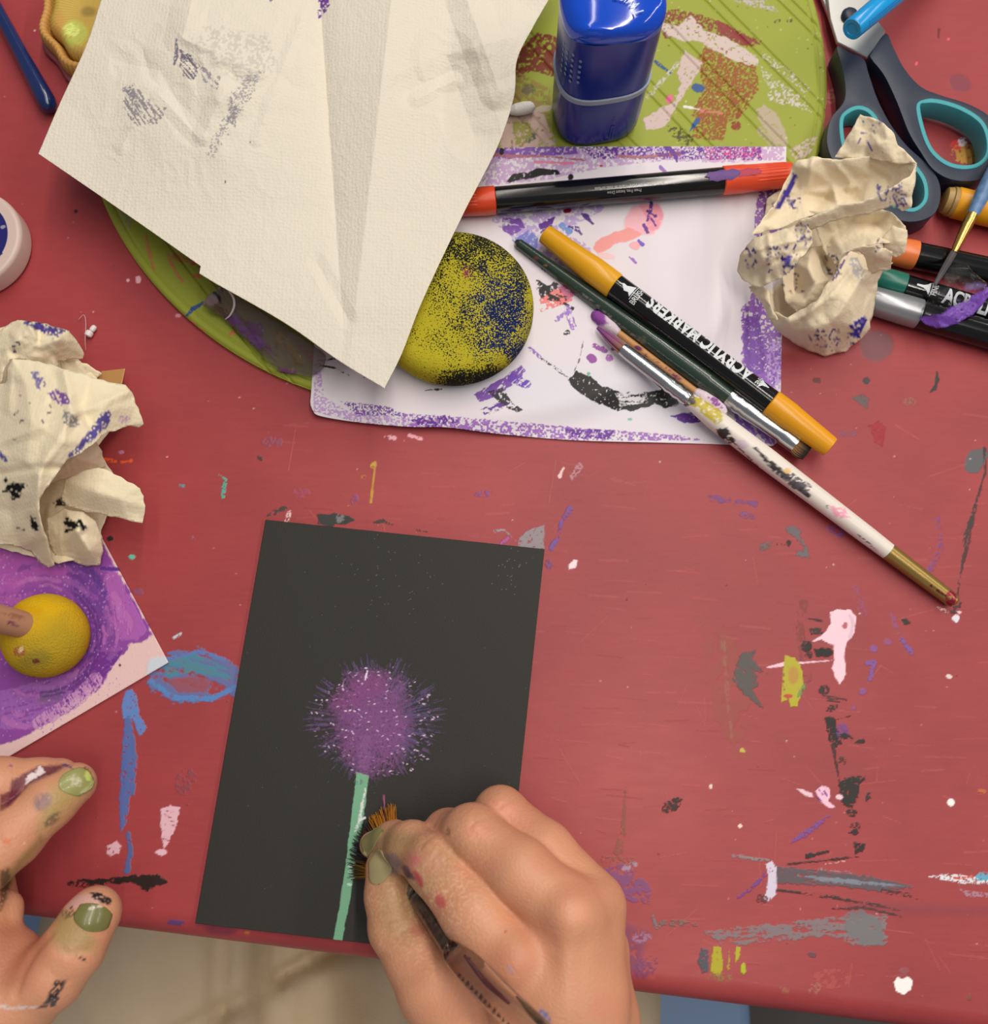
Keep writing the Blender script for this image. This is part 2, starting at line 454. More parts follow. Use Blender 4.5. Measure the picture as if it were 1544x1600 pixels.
# ------------------------------------------------------------------ solid fields -> skin
def nets(F, org, h):
    s = F < 0; nx, ny, nz = F.shape
    acc = np.zeros((nx - 1, ny - 1, nz - 1, 3), np.float32); cnt = np.zeros((nx - 1, ny - 1, nz - 1), np.float32)
    for ax in range(3):
        sl0 = [slice(None)] * 3; sl1 = [slice(None)] * 3; sl0[ax] = slice(0, -1); sl1[ax] = slice(1, None)
        a = F[tuple(sl0)]; b = F[tuple(sl1)]; ch = s[tuple(sl0)] != s[tuple(sl1)]
        t = np.where(ch, a / np.where(ch, a - b, 1), 0)
        o1, o2 = [k for k in range(3) if k != ax]
        for d1 in (0, 1):
            for d2 in (0, 1):
                sl = [slice(None)] * 3
                sl[o1] = slice(d1, F.shape[o1] - 1 + d1); sl[o2] = slice(d2, F.shape[o2] - 1 + d2)
                c = ch[tuple(sl)]; tt = t[tuple(sl)]
                cnt += c; acc[..., ax] += tt * c; acc[..., o1] += d1 * c; acc[..., o2] += d2 * c
    act = cnt > 0; idx = np.full(act.shape, -1, np.int64); idx[act] = np.arange(act.sum())
    ijk = np.argwhere(act); V = (ijk + acc[act] / cnt[act][:, None]) * h + org
    Fs = []
    for ax in range(3):
        sl0 = [slice(None)] * 3; sl1 = [slice(None)] * 3; sl0[ax] = slice(0, -1); sl1[ax] = slice(1, None)
        ch = s[tuple(sl0)] != s[tuple(sl1)]; neg = s[tuple(sl0)]
        e = np.argwhere(ch); sg = neg[ch]
        o1, o2 = (ax + 1) % 3, (ax + 2) % 3
        ok = (e[:, o1] > 0) & (e[:, o2] > 0) & (e[:, o1] < F.shape[o1] - 1) & (e[:, o2] < F.shape[o2] - 1)
        e = e[ok]; sg = sg[ok]
        def g(d1, d2):
            c = e.copy(); c[:, o1] -= d1; c[:, o2] -= d2; return idx[c[:, 0], c[:, 1], c[:, 2]]
        q = np.stack([g(1, 1), g(0, 1), g(0, 0), g(1, 0)], -1)
        q[~sg] = q[~sg][:, ::-1]; Fs.append(q)
    Fq = np.concatenate(Fs); Fq = Fq[(Fq >= 0).all(1)]
    return V, Fq
def cone(X, Y, Z, a, b, ra, rb):
    a = np.asarray(a); b = np.asarray(b); e = b - a
    t = np.clip(((X - a[0]) * e[0] + (Y - a[1]) * e[1] + (Z - a[2]) * e[2]) / max(float(e @ e), 1e-9), 0, 1)
    return np.sqrt((X - a[0] - t * e[0]) ** 2 + (Y - a[1] - t * e[1]) ** 2 + (Z - a[2] - t * e[2]) ** 2) - (ra + (rb - ra) * t)
def smin(a, b, k):
    h = np.clip(0.5 + 0.5 * (b - a) / k, 0, 1)
    return b * (1 - h) + a * h - k * h * (1 - h)
def hand_mesh(fingers, palm, res=0.8, kf=2.5, kp=5.0, kw=1.0, extra=None):
    """fingers: chains of (px,py,h,r); palm: list of capsules ((..),(..)); world millimetres"""
    def W(p): v = P(p[0], p[1], p[2]); return np.array([v.x, v.y, v.z - T]) * 1000
    pts = [W(p) for c in fingers for p in c] + [W(p) for c in palm for p in c]
    rs = max([p[3] for c in fingers + palm for p in c]) + 3
    lo = np.min(pts, 0) - rs; hi = np.max(pts, 0) + rs
    n = np.ceil((hi - lo) / res).astype(int) + 1
    ax = [(lo[k] + np.arange(n[k]) * res).astype(np.float32) for k in range(3)]
    X, Y, Z = np.meshgrid(*ax, indexing='ij')
    pf = None
    for c in palm:
        for p, q in zip(c[:-1], c[1:]):
            d = cone(X, Y, Z, W(p), W(q), p[3], q[3]); pf = d if pf is None else smin(pf, d, kp)
    out = pf
    for c in fingers:
        ff = None
        for p, q in zip(c[:-1], c[1:]):
            d = cone(X, Y, Z, W(p), W(q), p[3], q[3]); ff = d if ff is None else smin(ff, d, kf)
        out = smin(out, smin(ff, pf, 4.0), kw)
    if extra: out = extra(X, Y, Z, out, W)
    V, F = nets(out, lo, res)
    V = V / 1000.0; V[:, 2] += T
    return V, F
# ================================================================== THE ROOM
def box(name, c, s, m, parent=None, bevel=0.003):
    bm = bmesh.new(); bmesh.ops.create_cube(bm, size=1)
    for v in bm.verts: v.co = Vector((c[0] + v.co.x * s[0], c[1] + v.co.y * s[1], c[2] + v.co.z * s[2]))
    if bevel: bmesh.ops.bevel(bm, geom=bm.edges[:], offset=bevel, segments=3, profile=0.5, affect='EDGES')
    me = bpy.data.meshes.new(name); bm.to_mesh(me); bm.free()
    o = link(name, me, m, parent); sharp(o, 40); return o
m_floor = mat('floor_vinyl', (70, 66, 64), 0.6, var=((92, 88, 84), 3.0, 0.6))
o = box('floor', (0, 0, -0.02), (5, 5, 0.04), m_floor, bevel=0); tag(o, 'dark grey vinyl floor below the table', kind='structure')

# ---- table
E0 = P(600, 1505) + Vector((.001, .0088, 0)); EA = math.radians(-6.6)
eu = np.array([math.cos(EA), math.sin(EA)]); ev = np.array([-math.sin(EA), math.cos(EA)])
RED = (157, 61, 64)
DK = (48, 46, 44); PUR = (112, 70, 150); LAV = (140, 100, 170); GRY = (112, 100, 104); PNK = (244, 200, 214); BLU = (84, 108, 170); YEL = (196, 180, 48)
TS = [
 # broad stains rubbed into the red
 poly([(1090,960),(1150,1000),(1180,1100),(1150,1180),(1120,1130),(1110,1040)], (150,84,70), dry=.45, ns=14, a=.5, soft=14),
 ell(1370,540,27,25,0,(104,82,86), a=.7, soft=5), ell(1500,130,18,14,20,(116,62,76), a=.6, soft=4),
 ell(1300,150,10,22,60,(190,130,120), a=.5, dry=.3),
 poly([(930,1360),(975,1350),(1018,1385),(1015,1412),(990,1410),(950,1395)], (106,80,140), dry=.35, ns=5, a=.6),
 ell(955,1398,10,9,0,(100,76,130), a=.8), ell(984,1354,14,6,-20,(170,150,176), dry=.4, ns=3, a=.8),
 poly([(965,1440),(1010,1455),(1000,1520),(970,1530),(955,1470)], (112,66,104), a=.6, soft=12, dry=.2, ns=10),
 ell(1003,1465,16,9,0,(158,126,160), dry=.45, ns=3, a=.8), ell(1010,1510,22,14,-40,(104,66,120), dry=.35, ns=4, a=.6),
 line([(978,1230),(974,1300),(966,1330)],(110,90,60), w=[3,8,14], dry=.45, ns=4, a=.5, ang=80),
 line([(945,1342),(990,1346)],(120,96,70), w=10, dry=.6, ns=3, a=.6),
 ell(883,1318,7,13,10,(86,120,70)), ell(1300,1530,30,16,0,(190,90,84), dry=.4, a=.4, ns=6),
 ell(1275,1545,12,10,0,(170,120,100), dry=.55, a=.6), ell(1224,1548,8,5,0,(160,110,80), dry=.4, a=.6),
 # silver grey smear near the edge
 poly([(1100,1455),(1150,1450),(1240,1440),(1330,1432),(1385,1428),(1384,1475),(1340,1478),(1300,1462),(1200,1472),(1130,1478)], (128,122,126), dry=.32, ns=4, ang=-5, a=.9, edge=5),
 poly([(1318,1430),(1345,1420),(1378,1440),(1382,1474),(1345,1476),(1322,1456)], (118,116,118), dry=.18, ns=5, ang=40, edge=4),
 line([(1020,1432),(1026,1450),(1030,1448)],(120,118,120), w=5, dry=.3), line([(1034,1442),(1060,1442),(1090,1446)],(118,102,96), w=[8,10,4], dry=.45, ns=4),
 poly([(1096,1480),(1106,1484),(1107,1518),(1098,1520),(1090,1505)], (84,86,96), dry=.1, edge=2),
 poly([(1115,1478),(1127,1480),(1130,1515),(1122,1526),(1110,1518),(1112,1500)], (178,170,44), dry=.15, ns=6, ang=85, edge=2),
 line([(1140,1486),(1138,1515)], (176,150,60), w=3, dry=.2), poly([(1150,1480),(1158,1480),(1154,1500),(1148,1506)], (182,176,48), edge=1.5), ell(1162,1513,4,10,0,(176,186,44)),
 ell(1125,1528,20,7,0,(140,118,70), dry=.4, a=.7), ell(1269,1492,7,4,20,(90,74,84), a=.8),
 # grey and dark streaks
 poly([(1205,1352),(1260,1358),(1350,1368),(1410,1380),(1430,1386),(1370,1392),(1300,1384),(1215,1380)], (92,86,92), dry=.22, ns=3, ang=7, edge=3, a=.95),
 poly([(1240,1366),(1330,1374),(1425,1385),(1380,1384),(1300,1380)], (126,138,152), dry=.25, ns=2.5, ang=6, a=.9),
 line([(1145,1338),(1200,1344)], (140,128,132), w=[5,4], dry=.25), line([(1210,1390),(1290,1400),(1370,1414),(1410,1424)], (60,50,48), w=[2,5,5,1], dry=.35, ns=3, ang=12),
 line([(1300,1420),(1350,1418),(1410,1432)], (56,48,46), w=[2,6,2], dry=.3, ang=10), line([(1380,1392),(1440,1402)], (70,52,50), w=6, dry=.5, ang=10),
 poly([(1197,1350),(1206,1346),(1214,1356),(1213,1398),(1203,1408),(1194,1404),(1201,1376)], (216,206,224), edge=1.5, dry=.1),
 line([(1154,1402),(1175,1388),(1197,1365)], (118,70,140), w=5, dry=.25), ell(1190,1404,10,8,0,(100,60,60), dry=.5),
 line([(1262,1338),(1294,1330)], (48,44,40), w=[8,2]), line([(1230,1350),(1290,1344),(1345,1338)], (54,46,42), w=[3,4,1], dry=.35, ang=-6),
 line([(1290,1350),(1320,1346)], (240,200,190), w=1.5, dry=.2), line([(1280,1358),(1330,1364)], (150,140,150), w=3, dry=.4),
 poly([(1450,1370),(1490,1366),(1530,1372),(1550,1362),(1550,1382),(1500,1380)], (226,226,232), dry=.32, ns=2.5, edge=3), ell(1536,1370,12,7,-10,(96,170,196), dry=.2), line([(1490,1372),(1520,1370)], (206,84,70), w=3, dry=.3),
 poly([(1500,1390),(1550,1396),(1550,1404),(1510,1400)], (176,140,160), dry=.3, a=.7), line([(1330,1418),(1550,1424)], (120,56,64), w=16, soft=14, a=.35),
 # black dabs in a column
 line([(1262,966),(1284,970)], (58,48,46), w=3, dry=.3), poly([(1264,982),(1284,980),(1286,990),(1268,992)], (62,52,48), dry=.35, ns=3),
 ell(1260,1010,9,10,0,(46,42,40), dry=.1), ell(1264,1024,6,6,0,(60,46,44), dry=.3), poly([(1272,1014),(1296,1012),(1304,1020),(1296,1026),(1276,1026)], (38,37,35), edge=2),
 ell(1288,1078,9,8,0,(56,48,46), dry=.35), line([(1288,1090),(1320,1096)], (80,56,52), w=8, dry=.55, ang=10), ell(1300,1106,9,5,-30,(60,50,48), dry=.3),
 poly([(1290,1122),(1304,1120),(1312,1150),(1316,1164),(1300,1168),(1292,1140)], (42,40,38), dry=.15, edge=3), line([(1308,1124),(1330,1118)], (70,52,50), w=1.5),
 line([(1320,1144),(1332,1154)], (52,44,42), w=5), line([(1336,1160),(1348,1158)], (48,42,40), w=[3,6]), ell(1316,1142,10,12,-20,(112,70,140), dry=.35, a=.8), ell(1318,1150,8,5,0,(46,42,42), dry=.2),
 line([(1302,1165),(1306,1190),(1312,1222)], (64,50,48), w=[5,3,1.5], dry=.15), ell(1316,1190,6,8,0,(80,56,52), dry=.5),
 poly([(1310,1220),(1350,1212),(1352,1218),(1344,1226),(1342,1244),(1332,1262),(1318,1258),(1312,1240)], (44,42,40), dry=.08, ns=4, edge=3), line([(1320,1216),(1352,1212)], (60,50,48), w=2, dry=.3, ang=-6),
 ell(1330,1270,10,6,0,(50,44,42), dry=.35), ell(1336,1292,8,8,0,(70,50,48), dry=.5), ell(1334,1300,8,4,0,(50,44,42), dry=.2), poly([(1334,1316),(1354,1318),(1348,1330),(1336,1336)], (44,42,40), dry=.12, edge=2.5),
 line([(1255,940),(1250,990),(1262,1060)], (110,60,54), w=14, dry=.6, ns=5, ang=80, a=.5), ell(1357,1245,4,8,10,(60,50,48), dry=.4),
 # pale pink strokes
 poly([(1296,956),(1308,952),(1330,953),(1338,965),(1336,988),(1322,1006),(1320,1030),(1322,1054),(1312,1070),(1306,1060),(1300,1044),(1304,1030),(1302,1008),(1284,1000),(1270,1002),(1290,988),(1298,975)], (244,206,218), edge=1.5),
 line([(1328,962),(1334,975),(1328,995)], (224,190,204), w=5), ell(1321,978,4,6,20,(190,100,110)), line([(1199,1043),(1225,1038),(1250,1036),(1300,1032)], (244,200,212), w=[3,7,3,1.5], edge=.6),
 poly([(1274,1236),(1284,1228),(1296,1230),(1298,1246),(1294,1252),(1306,1262),(1296,1262),(1282,1252)], (244,196,216), edge=1.2), poly([(1244,1232),(1256,1234),(1270,1240),(1272,1246),(1258,1244)], (240,200,210), edge=1.5), ell(1312,1246,6,4,0,(240,200,212)),
 line([(1280,1234),(1286,1242)], (150,80,150), w=2), line([(1288,1236),(1292,1244)], (150,80,150), w=2), line([(1276,1244),(1284,1252)], (120,70,130), w=2),
 # yellow-green dab
 poly([(1226,1024),(1242,1028),(1252,1040),(1256,1072),(1246,1104),(1236,1104),(1232,1092),(1220,1098),(1224,1050)], (182,172,52), dry=.12, ns=5, ang=80, edge=2), ell(1240,1056,9,14,0,(186,128,70), a=.7, soft=4), ell(1252,1080,4,14,30,(90,140,80), a=.8, dry=.2), ell(1232,1088,7,3,0,(190,80,60)),
 # dark green fan smear
 poly([(1160,1020),(1182,1014),(1176,1030),(1198,1052),(1180,1050),(1186,1072),(1174,1074),(1192,1106),(1160,1082),(1144,1062),(1150,1040)], (92,86,84), dry=.14, ns=3, ang=55, edge=3),
 line([(1130,1000),(1138,1100),(1144,1150)], (150,120,90), w=6, dry=.5, a=.4, ang=85, ns=3),
 # violet dabs
 line([(1356,1036),(1366,1036),(1360,1060)], (126,84,150), w=8, dry=.12), ell(1349,1081,6,5,0,(130,86,150), a=.8), ell(1366,1014,6,6,0,(136,86,150), a=.8), line([(1410,1000),(1424,1020)], (126,84,150), w=8, dry=.3), line([(1395,960),(1404,990)],(140,84,130), w=7, dry=.45, a=.7), ell(1387,1003,7,5,10,(138,86,140), a=.6), ell(1334,1107,5,4,0,(140,84,150), a=.6), line([(1338,920),(1350,960)], (146,80,120), w=12, dry=.45, a=.5),
 line([(1236,1316),(1260,1302),(1296,1275)], (120,80,150), w=[4,9,4], dry=.25), line([(1110,778),(1180,788)], (118,76,130), w=9, dry=.45, ns=4, ang=10), ell(1166,805,16,5,20,(130,84,130), dry=.5), ell(1306,830,16,7,30,(120,70,130), dry=.4, a=.8), line([(1466,810),(1470,860),(1452,890)], (122,72,130), w=[6,9,12], dry=.5, a=.8),
 ell(1325,678,14,5,0,(120,84,120), dry=.5, a=.7),
 # greys upper right
 ell(1240,830,13,7,20,(108,100,104), dry=.1), line([(1240,832),(1256,850)], (108,100,104), w=7, dry=.25), poly([(1246,862),(1262,852),(1266,872),(1244,868)], (106,102,106), dry=.1, edge=3), poly([(1186,850),(1208,846),(1200,860),(1186,862)], (104,100,96), dry=.25, edge=3), line([(1215,850),(1232,852)], (80,60,58), w=3, dry=.3), ell(1233,849,3,5,0,(50,46,46)),
 poly([(1330,620),(1350,616),(1358,624),(1356,640),(1340,628)], (104,88,90), dry=.2, edge=3), poly([(1464,580),(1468,592),(1462,610),(1452,614),(1460,600)], (56,54,54), edge=2), ell(1354,595,6,5,-40,(70,64,66)), ell(1276,595,6,5,0,(100,60,60), dry=.3),
 poly([(1358,665),(1372,656),(1385,668),(1378,698),(1366,690)], (158,44,58), dry=.15, edge=3), ell(1422,628,10,7,0,(140,110,90), dry=.4, a=.7),
 poly([(1506,728),(1516,704),(1540,700),(1544,712),(1530,738),(1512,740)], (96,94,98), edge=2.5), line([(1538,700),(1540,735),(1524,790),(1512,845),(1498,910),(1496,936)], (74,52,52), w=[5,3,5,7,3,5], dry=.28, ns=3, ang=100), line([(1524,790),(1506,850)], (66,56,54), w=7, dry=.4, ang=110, ns=3),
 line([(1490,955),(1500,945)], (70,54,52), w=10, dry=.4), line([(1465,948),(1480,956)], (230,190,186), w=3, dry=.3), ell(1494,966,6,6,0,(226,220,232)), poly([(1408,968),(1416,966),(1424,974),(1414,977)], (52,48,46), edge=1),
 ell(1483,1057,5,3,20,(226,210,206)), ell(1486,1254,6,6,0,(248,244,240), edge=.6), ell(1160,1172,5,4,0,(200,180,90)), ell(1111,1229,3,4,0,(240,214,206)), ell(1156,1291,4,3,0,(246,222,210)), ell(1535,1237,7,4,10,(190,100,60), dry=.2), ell(1498,956,4,2,0,(230,200,200)),
 poly([(1397,1535),(1402,1526),(1410,1530),(1418,1526),(1426,1532),(1424,1546),(1412,1555),(1400,1548)], (248,244,242), edge=1.2), ell(1413,1518,7,6,0,(150,90,96), a=.6, soft=3),
 ell(1515,1558,3,5,0,(130,80,60)), ell(1050,1258,18,9,-30,(60,48,46), dry=.25, edge=3),
 # around the board
 line([(586,722),(584,745),(579,785)], (196,150,60), w=[4,2.5,4], edge=.6), ell(583,728,5,6,30,(200,160,70), dry=.3), ell(566,745,5,4,0,(180,110,60), dry=.4), ell(554,780,6,9,10,(130,80,130), dry=.4, a=.8), ell(470,770,14,8,0,(160,76,110), a=.5, dry=.4),
 poly([(495,804),(525,802),(545,806),(556,812),(540,820),(524,819),(520,826),(512,822),(498,818)], (56,56,54), edge=1.5), ell(532,810,7,7,0,(120,116,116), dry=.2), line([(418,806),(430,800),(446,794)], (70,62,60), w=[2,8,6], dry=.25), line([(452,800),(448,815)], (230,190,190), w=7, dry=.45, ns=2.5),
 line([(586,816),(600,814),(614,820)], (66,60,58), w=[2,6,2], dry=.2), line([(652,828),(668,831)], (80,60,58), w=2, dry=.3),
 poly([(808,856),(812,838),(830,826),(849,822),(850,858)], (148,138,142), dry=.1, ns=3, edge=2.5), line([(772,830),(788,828),(806,846)], (160,146,150), w=[4,2,2], dry=.2), line([(780,852),(798,838)], (170,90,150), w=5, dry=.3), line([(862,855),(872,840),(878,815),(890,796)], (120,84,150), w=[10,5,6,10], dry=.3, ns=4), ell(756,772,16,5,-5,(126,80,140), dry=.4, a=.8),
 line([(895,745),(905,730)], (190,140,150), w=[10,12], dry=.35, a=.8), line([(875,744),(880,732)], (240,200,200), w=[5,3]), poly([(888,882),(896,874),(902,876),(900,888),(890,890)], (244,220,226), dry=.15, edge=2), ell(858,882,5,8,0,(118,80,130), dry=.4),
 line([(640,680),(658,686)], (240,170,180), w=5, dry=.2), ell(408,716,6,3,20,(70,60,58), dry=.2), ell(425,690,16,9,0,(130,80,110), dry=.5, a=.6), ell(610,684,10,4,10,(230,170,180), dry=.25), 
 # left side
 poly([(228,1060),(262,1020),(310,1012),(350,1030),(372,1042),(372,1090),(330,1094),(270,1098),(236,1080)], (96,110,160), dry=.3, ns=7, ang=20, edge=6, a=.95), poly([(255,1035),(300,1020),(340,1035),(365,1050),(360,1062),(300,1050),(260,1060)], (70,132,150), dry=.35, ns=5, ang=10, a=.9), poly([(258,1062),(300,1056),(330,1062),(320,1082),(280,1082)], (150,76,84), a=.85, soft=4), line([(236,1064),(270,1090),(330,1092),(368,1074)], (84,130,190), w=8, dry=.18), line([(260,1030),(310,1018),(350,1030)], (90,120,180), w=6, dry=.2),
 poly([(196,1080),(206,1076),(214,1090),(218,1116),(230,1138),(218,1150),(206,1122),(200,1128),(192,1120),(190,1100)], (96,130,192), edge=2, dry=.05), poly([(194,1124),(204,1116),(214,1180),(210,1245),(204,1240),(196,1290),(188,1300),(186,1250),(190,1180)], (84,104,164), dry=.08, edge=2), line([(200,1302),(204,1330),(198,1362)], (82,98,150), w=[6,8,9], dry=.05),
 poly([(168,1322),(182,1314),(190,1322),(186,1334),(172,1338),(166,1334)], (222,176,186), edge=2, dry=.1), poly([(250,1264),(266,1258),(282,1262),(276,1290),(262,1320),(256,1326),(252,1306)], (226,180,192), dry=.18, ns=3, ang=10, edge=2.5), ell(252,1332,10,5,0,(228,184,194)), ell(290,1222,16,22,20,(120,70,84), dry=.5, ns=4, a=.6),
 poly([(120,1376),(170,1372),(205,1367),(250,1368),(264,1378),(240,1386),(232,1392),(210,1380),(160,1382)], (40,26,22), dry=.12, ns=3, edge=4, ang=-8), line([(110,1380),(160,1384)], (56,24,22), w=9, dry=.4, ns=3),
 ell(275,1441,14,5,-3,(84,64,120), a=.9), ell(345,1452,26,8,5,(96,40,70), a=.6, soft=6), ell(386,1458,3,2,0,(190,110,50)),
 line([(158,716),(180,721)], (236,92,40), w=4, dry=.15), line([(190,722),(205,720)], (236,92,40), w=3), line([(342,742),(352,750),(348,775)], (70,170,150), w=[3,5,7], dry=.35, ns=2.5), ell(207,870,5,4,0,(110,190,170)), ell(284,758,4,3,0,(90,150,160), dry=.3), ell(172,842,5,4,0,(40,36,36)), ell(216,925,8,5,0,(130,76,110), a=.7), line([(272,996),(282,990)], (190,200,210), w=4, dry=.3),
 ell(216,436,4,6,0,(226,170,180)), ell(200,438,3,3,0,(230,180,190), dry=.2), ell(278,493,4,3,0,(200,130,140)), ell(118,330,3,3,0,(60,20,20)), ell(190,706,4,3,0,(190,120,150)), ell(302,840,6,4,0,(150,90,110), dry=.4),
 # inside the scissor loop and by the dish
 ell(1508,240,22,16,20,(190,140,60), dry=.25, ns=4), ell(1495,226,10,8,0,(214,60,60), dry=.2), ell(1504,222,8,7,0,(216,200,206), dry=.35), ell(1482,61,3,3,0,(240,90,110)), ell(1432,100,3,3,0,(240,90,110)), line([(1468,46),(1466,58)], (110,40,44), w=4, dry=.3),
]
rs = random.Random(11)
for _ in range(230):      # fine specks of dried paint
    x, y = rs.uniform(0, 1544), rs.uniform(20, 1560)
    c = rs.choice([(228,180,176), (216,160,156), (226,204,196), (110,60,64), (198,130,140), (210,110,100)])
    TS.append(ell(x, y, rs.uniform(.5, 1.5), rs.uniform(.5, 1.5), 0, c, edge=.4, soft=1.0, a=.85))
for _ in range(60):       # hairline scratches
    x, y = rs.uniform(380, 1544), rs.uniform(680, 1540); a_ = rs.uniform(0, 6.28); l_ = rs.uniform(12, 70)
    TS.append(line([(x, y), (x + l_ * math.cos(a_), y + l_ * math.sin(a_))], (200, 110, 104), w=.9, edge=.5, soft=1.3, a=.38))
for _ in range(260):      # faint rubbed streaks
    x, y = rs.uniform(380, 1544), rs.uniform(640, 1560); l_ = rs.uniform(10, 60)
    TS.insert(0, line([(x, y), (x + l_, y + rs.uniform(-3, 6))], rs.choice([(196, 104, 100), (188, 90, 90), (146, 50, 56)]), w=rs.uniform(1, 3), edge=.6, soft=2, dry=.3, ns=2.5, ang=5, a=.3))
def red_tone(v, px, col):
    n = fbm(px[:, 0] / 130, px[:, 1] / 110, 4, 61); n2 = fbm(px[:, 0] / 26, px[:, 1] / 3.2, 2, 71)
    col *= (0.86 + 0.28 * n)[:, None] * (0.95 + 0.10 * n2)[:, None]
    # soft paler pinkish zones blended into the red
    for cx, cy, rx, ry, a_ in ((980, 1230, 130, 190, .20), (650, 760, 260, 70, .10), (1090, 1500, 160, 60, .22)):
        k = np.exp(-((px[:, 0] - cx) / rx) ** 2 - ((px[:, 1] - cy) / ry) ** 2) * a_ * (0.6 + 0.8 * fbm(px[:, 0] / 40, px[:, 1] / 12, 3, 99))
        col[:] = col * (1 - k[:, None]) + lin((206, 110, 104)) * k[:, None]
m_table = mat('red_varnish', RED, 0.42, attr=True, bump=(2600, 0.00005, 3), spec=0.35, alpha_rough=0.55)
def make_table():
    us = np.concatenate([[-0.85, -0.6, -0.4, -0.3], np.arange(-0.255, 0.345, 0.00046), [0.4, 0.55, 0.75]])
    vs = np.concatenate([np.arange(0.0, 0.50, 0.00046), [0.52, 0.58, 0.68, 0.78]])
    R = 0.0095; th = np.linspace(0, math.pi / 2, 14)[1:]
    pv = np.concatenate([[-0.02, -0.0195][:0], -R * np.sin(th)[::-1], vs]); pz = np.concatenate([-(R - R * np.cos(th))[::-1], np.zeros(len(vs))])
    pv = np.concatenate([[-R + .02, -R, -R], pv]); pz = np.concatenate([[-0.034, -0.034, -0.020], pz])
    U, Vv = np.meshgrid(us, pv, indexing='ij'); Z = np.broadcast_to(pz, U.shape)
    x = E0.x + U * eu[0] + Vv * ev[0]; y = E0.y + U * eu[1] + Vv * ev[1]
    V = np.stack([x, y, T + Z], -1).reshape(-1, 3)
    me = npmesh('painting_table', V, gridfaces(len(us), len(pv)))
    paintmesh(me, RED, TS, red_tone)
    t = link('painting_table', me, m_table)
    tag(t, 'red painted table with a rounded edge, spattered with dried paint', 'table')
    m_leg = mat('table_leg_steel', (60, 60, 62), 0.4, 0.8)
    c0 = np.array([E0.x, E0.y])
    for u_, v_ in ((-0.78, 0.06), (0.68, 0.06), (-0.78, 0.72), (0.68, 0.72)):
        c = c0 + eu * u_ + ev * v_
        lathe('table_leg', (c[0], c[1], 0), (c[0], c[1], T - 0.001), [(0, .02), (1, .02)], m_leg, t, 20)
    c = c0 - eu * 0.05 + ev * 0.40
    bm = bmesh.new()
    pts = [c0 + eu * a_ + ev * b_ for a_, b_ in ((-0.80, 0.03), (0.70, 0.03), (0.70, 0.74), (-0.80, 0.74))]
    prism('underframe', ([tuple(p) for p in pts], T - 0.060, T - 0.033), m_leg, t)
    return t
table = make_table()

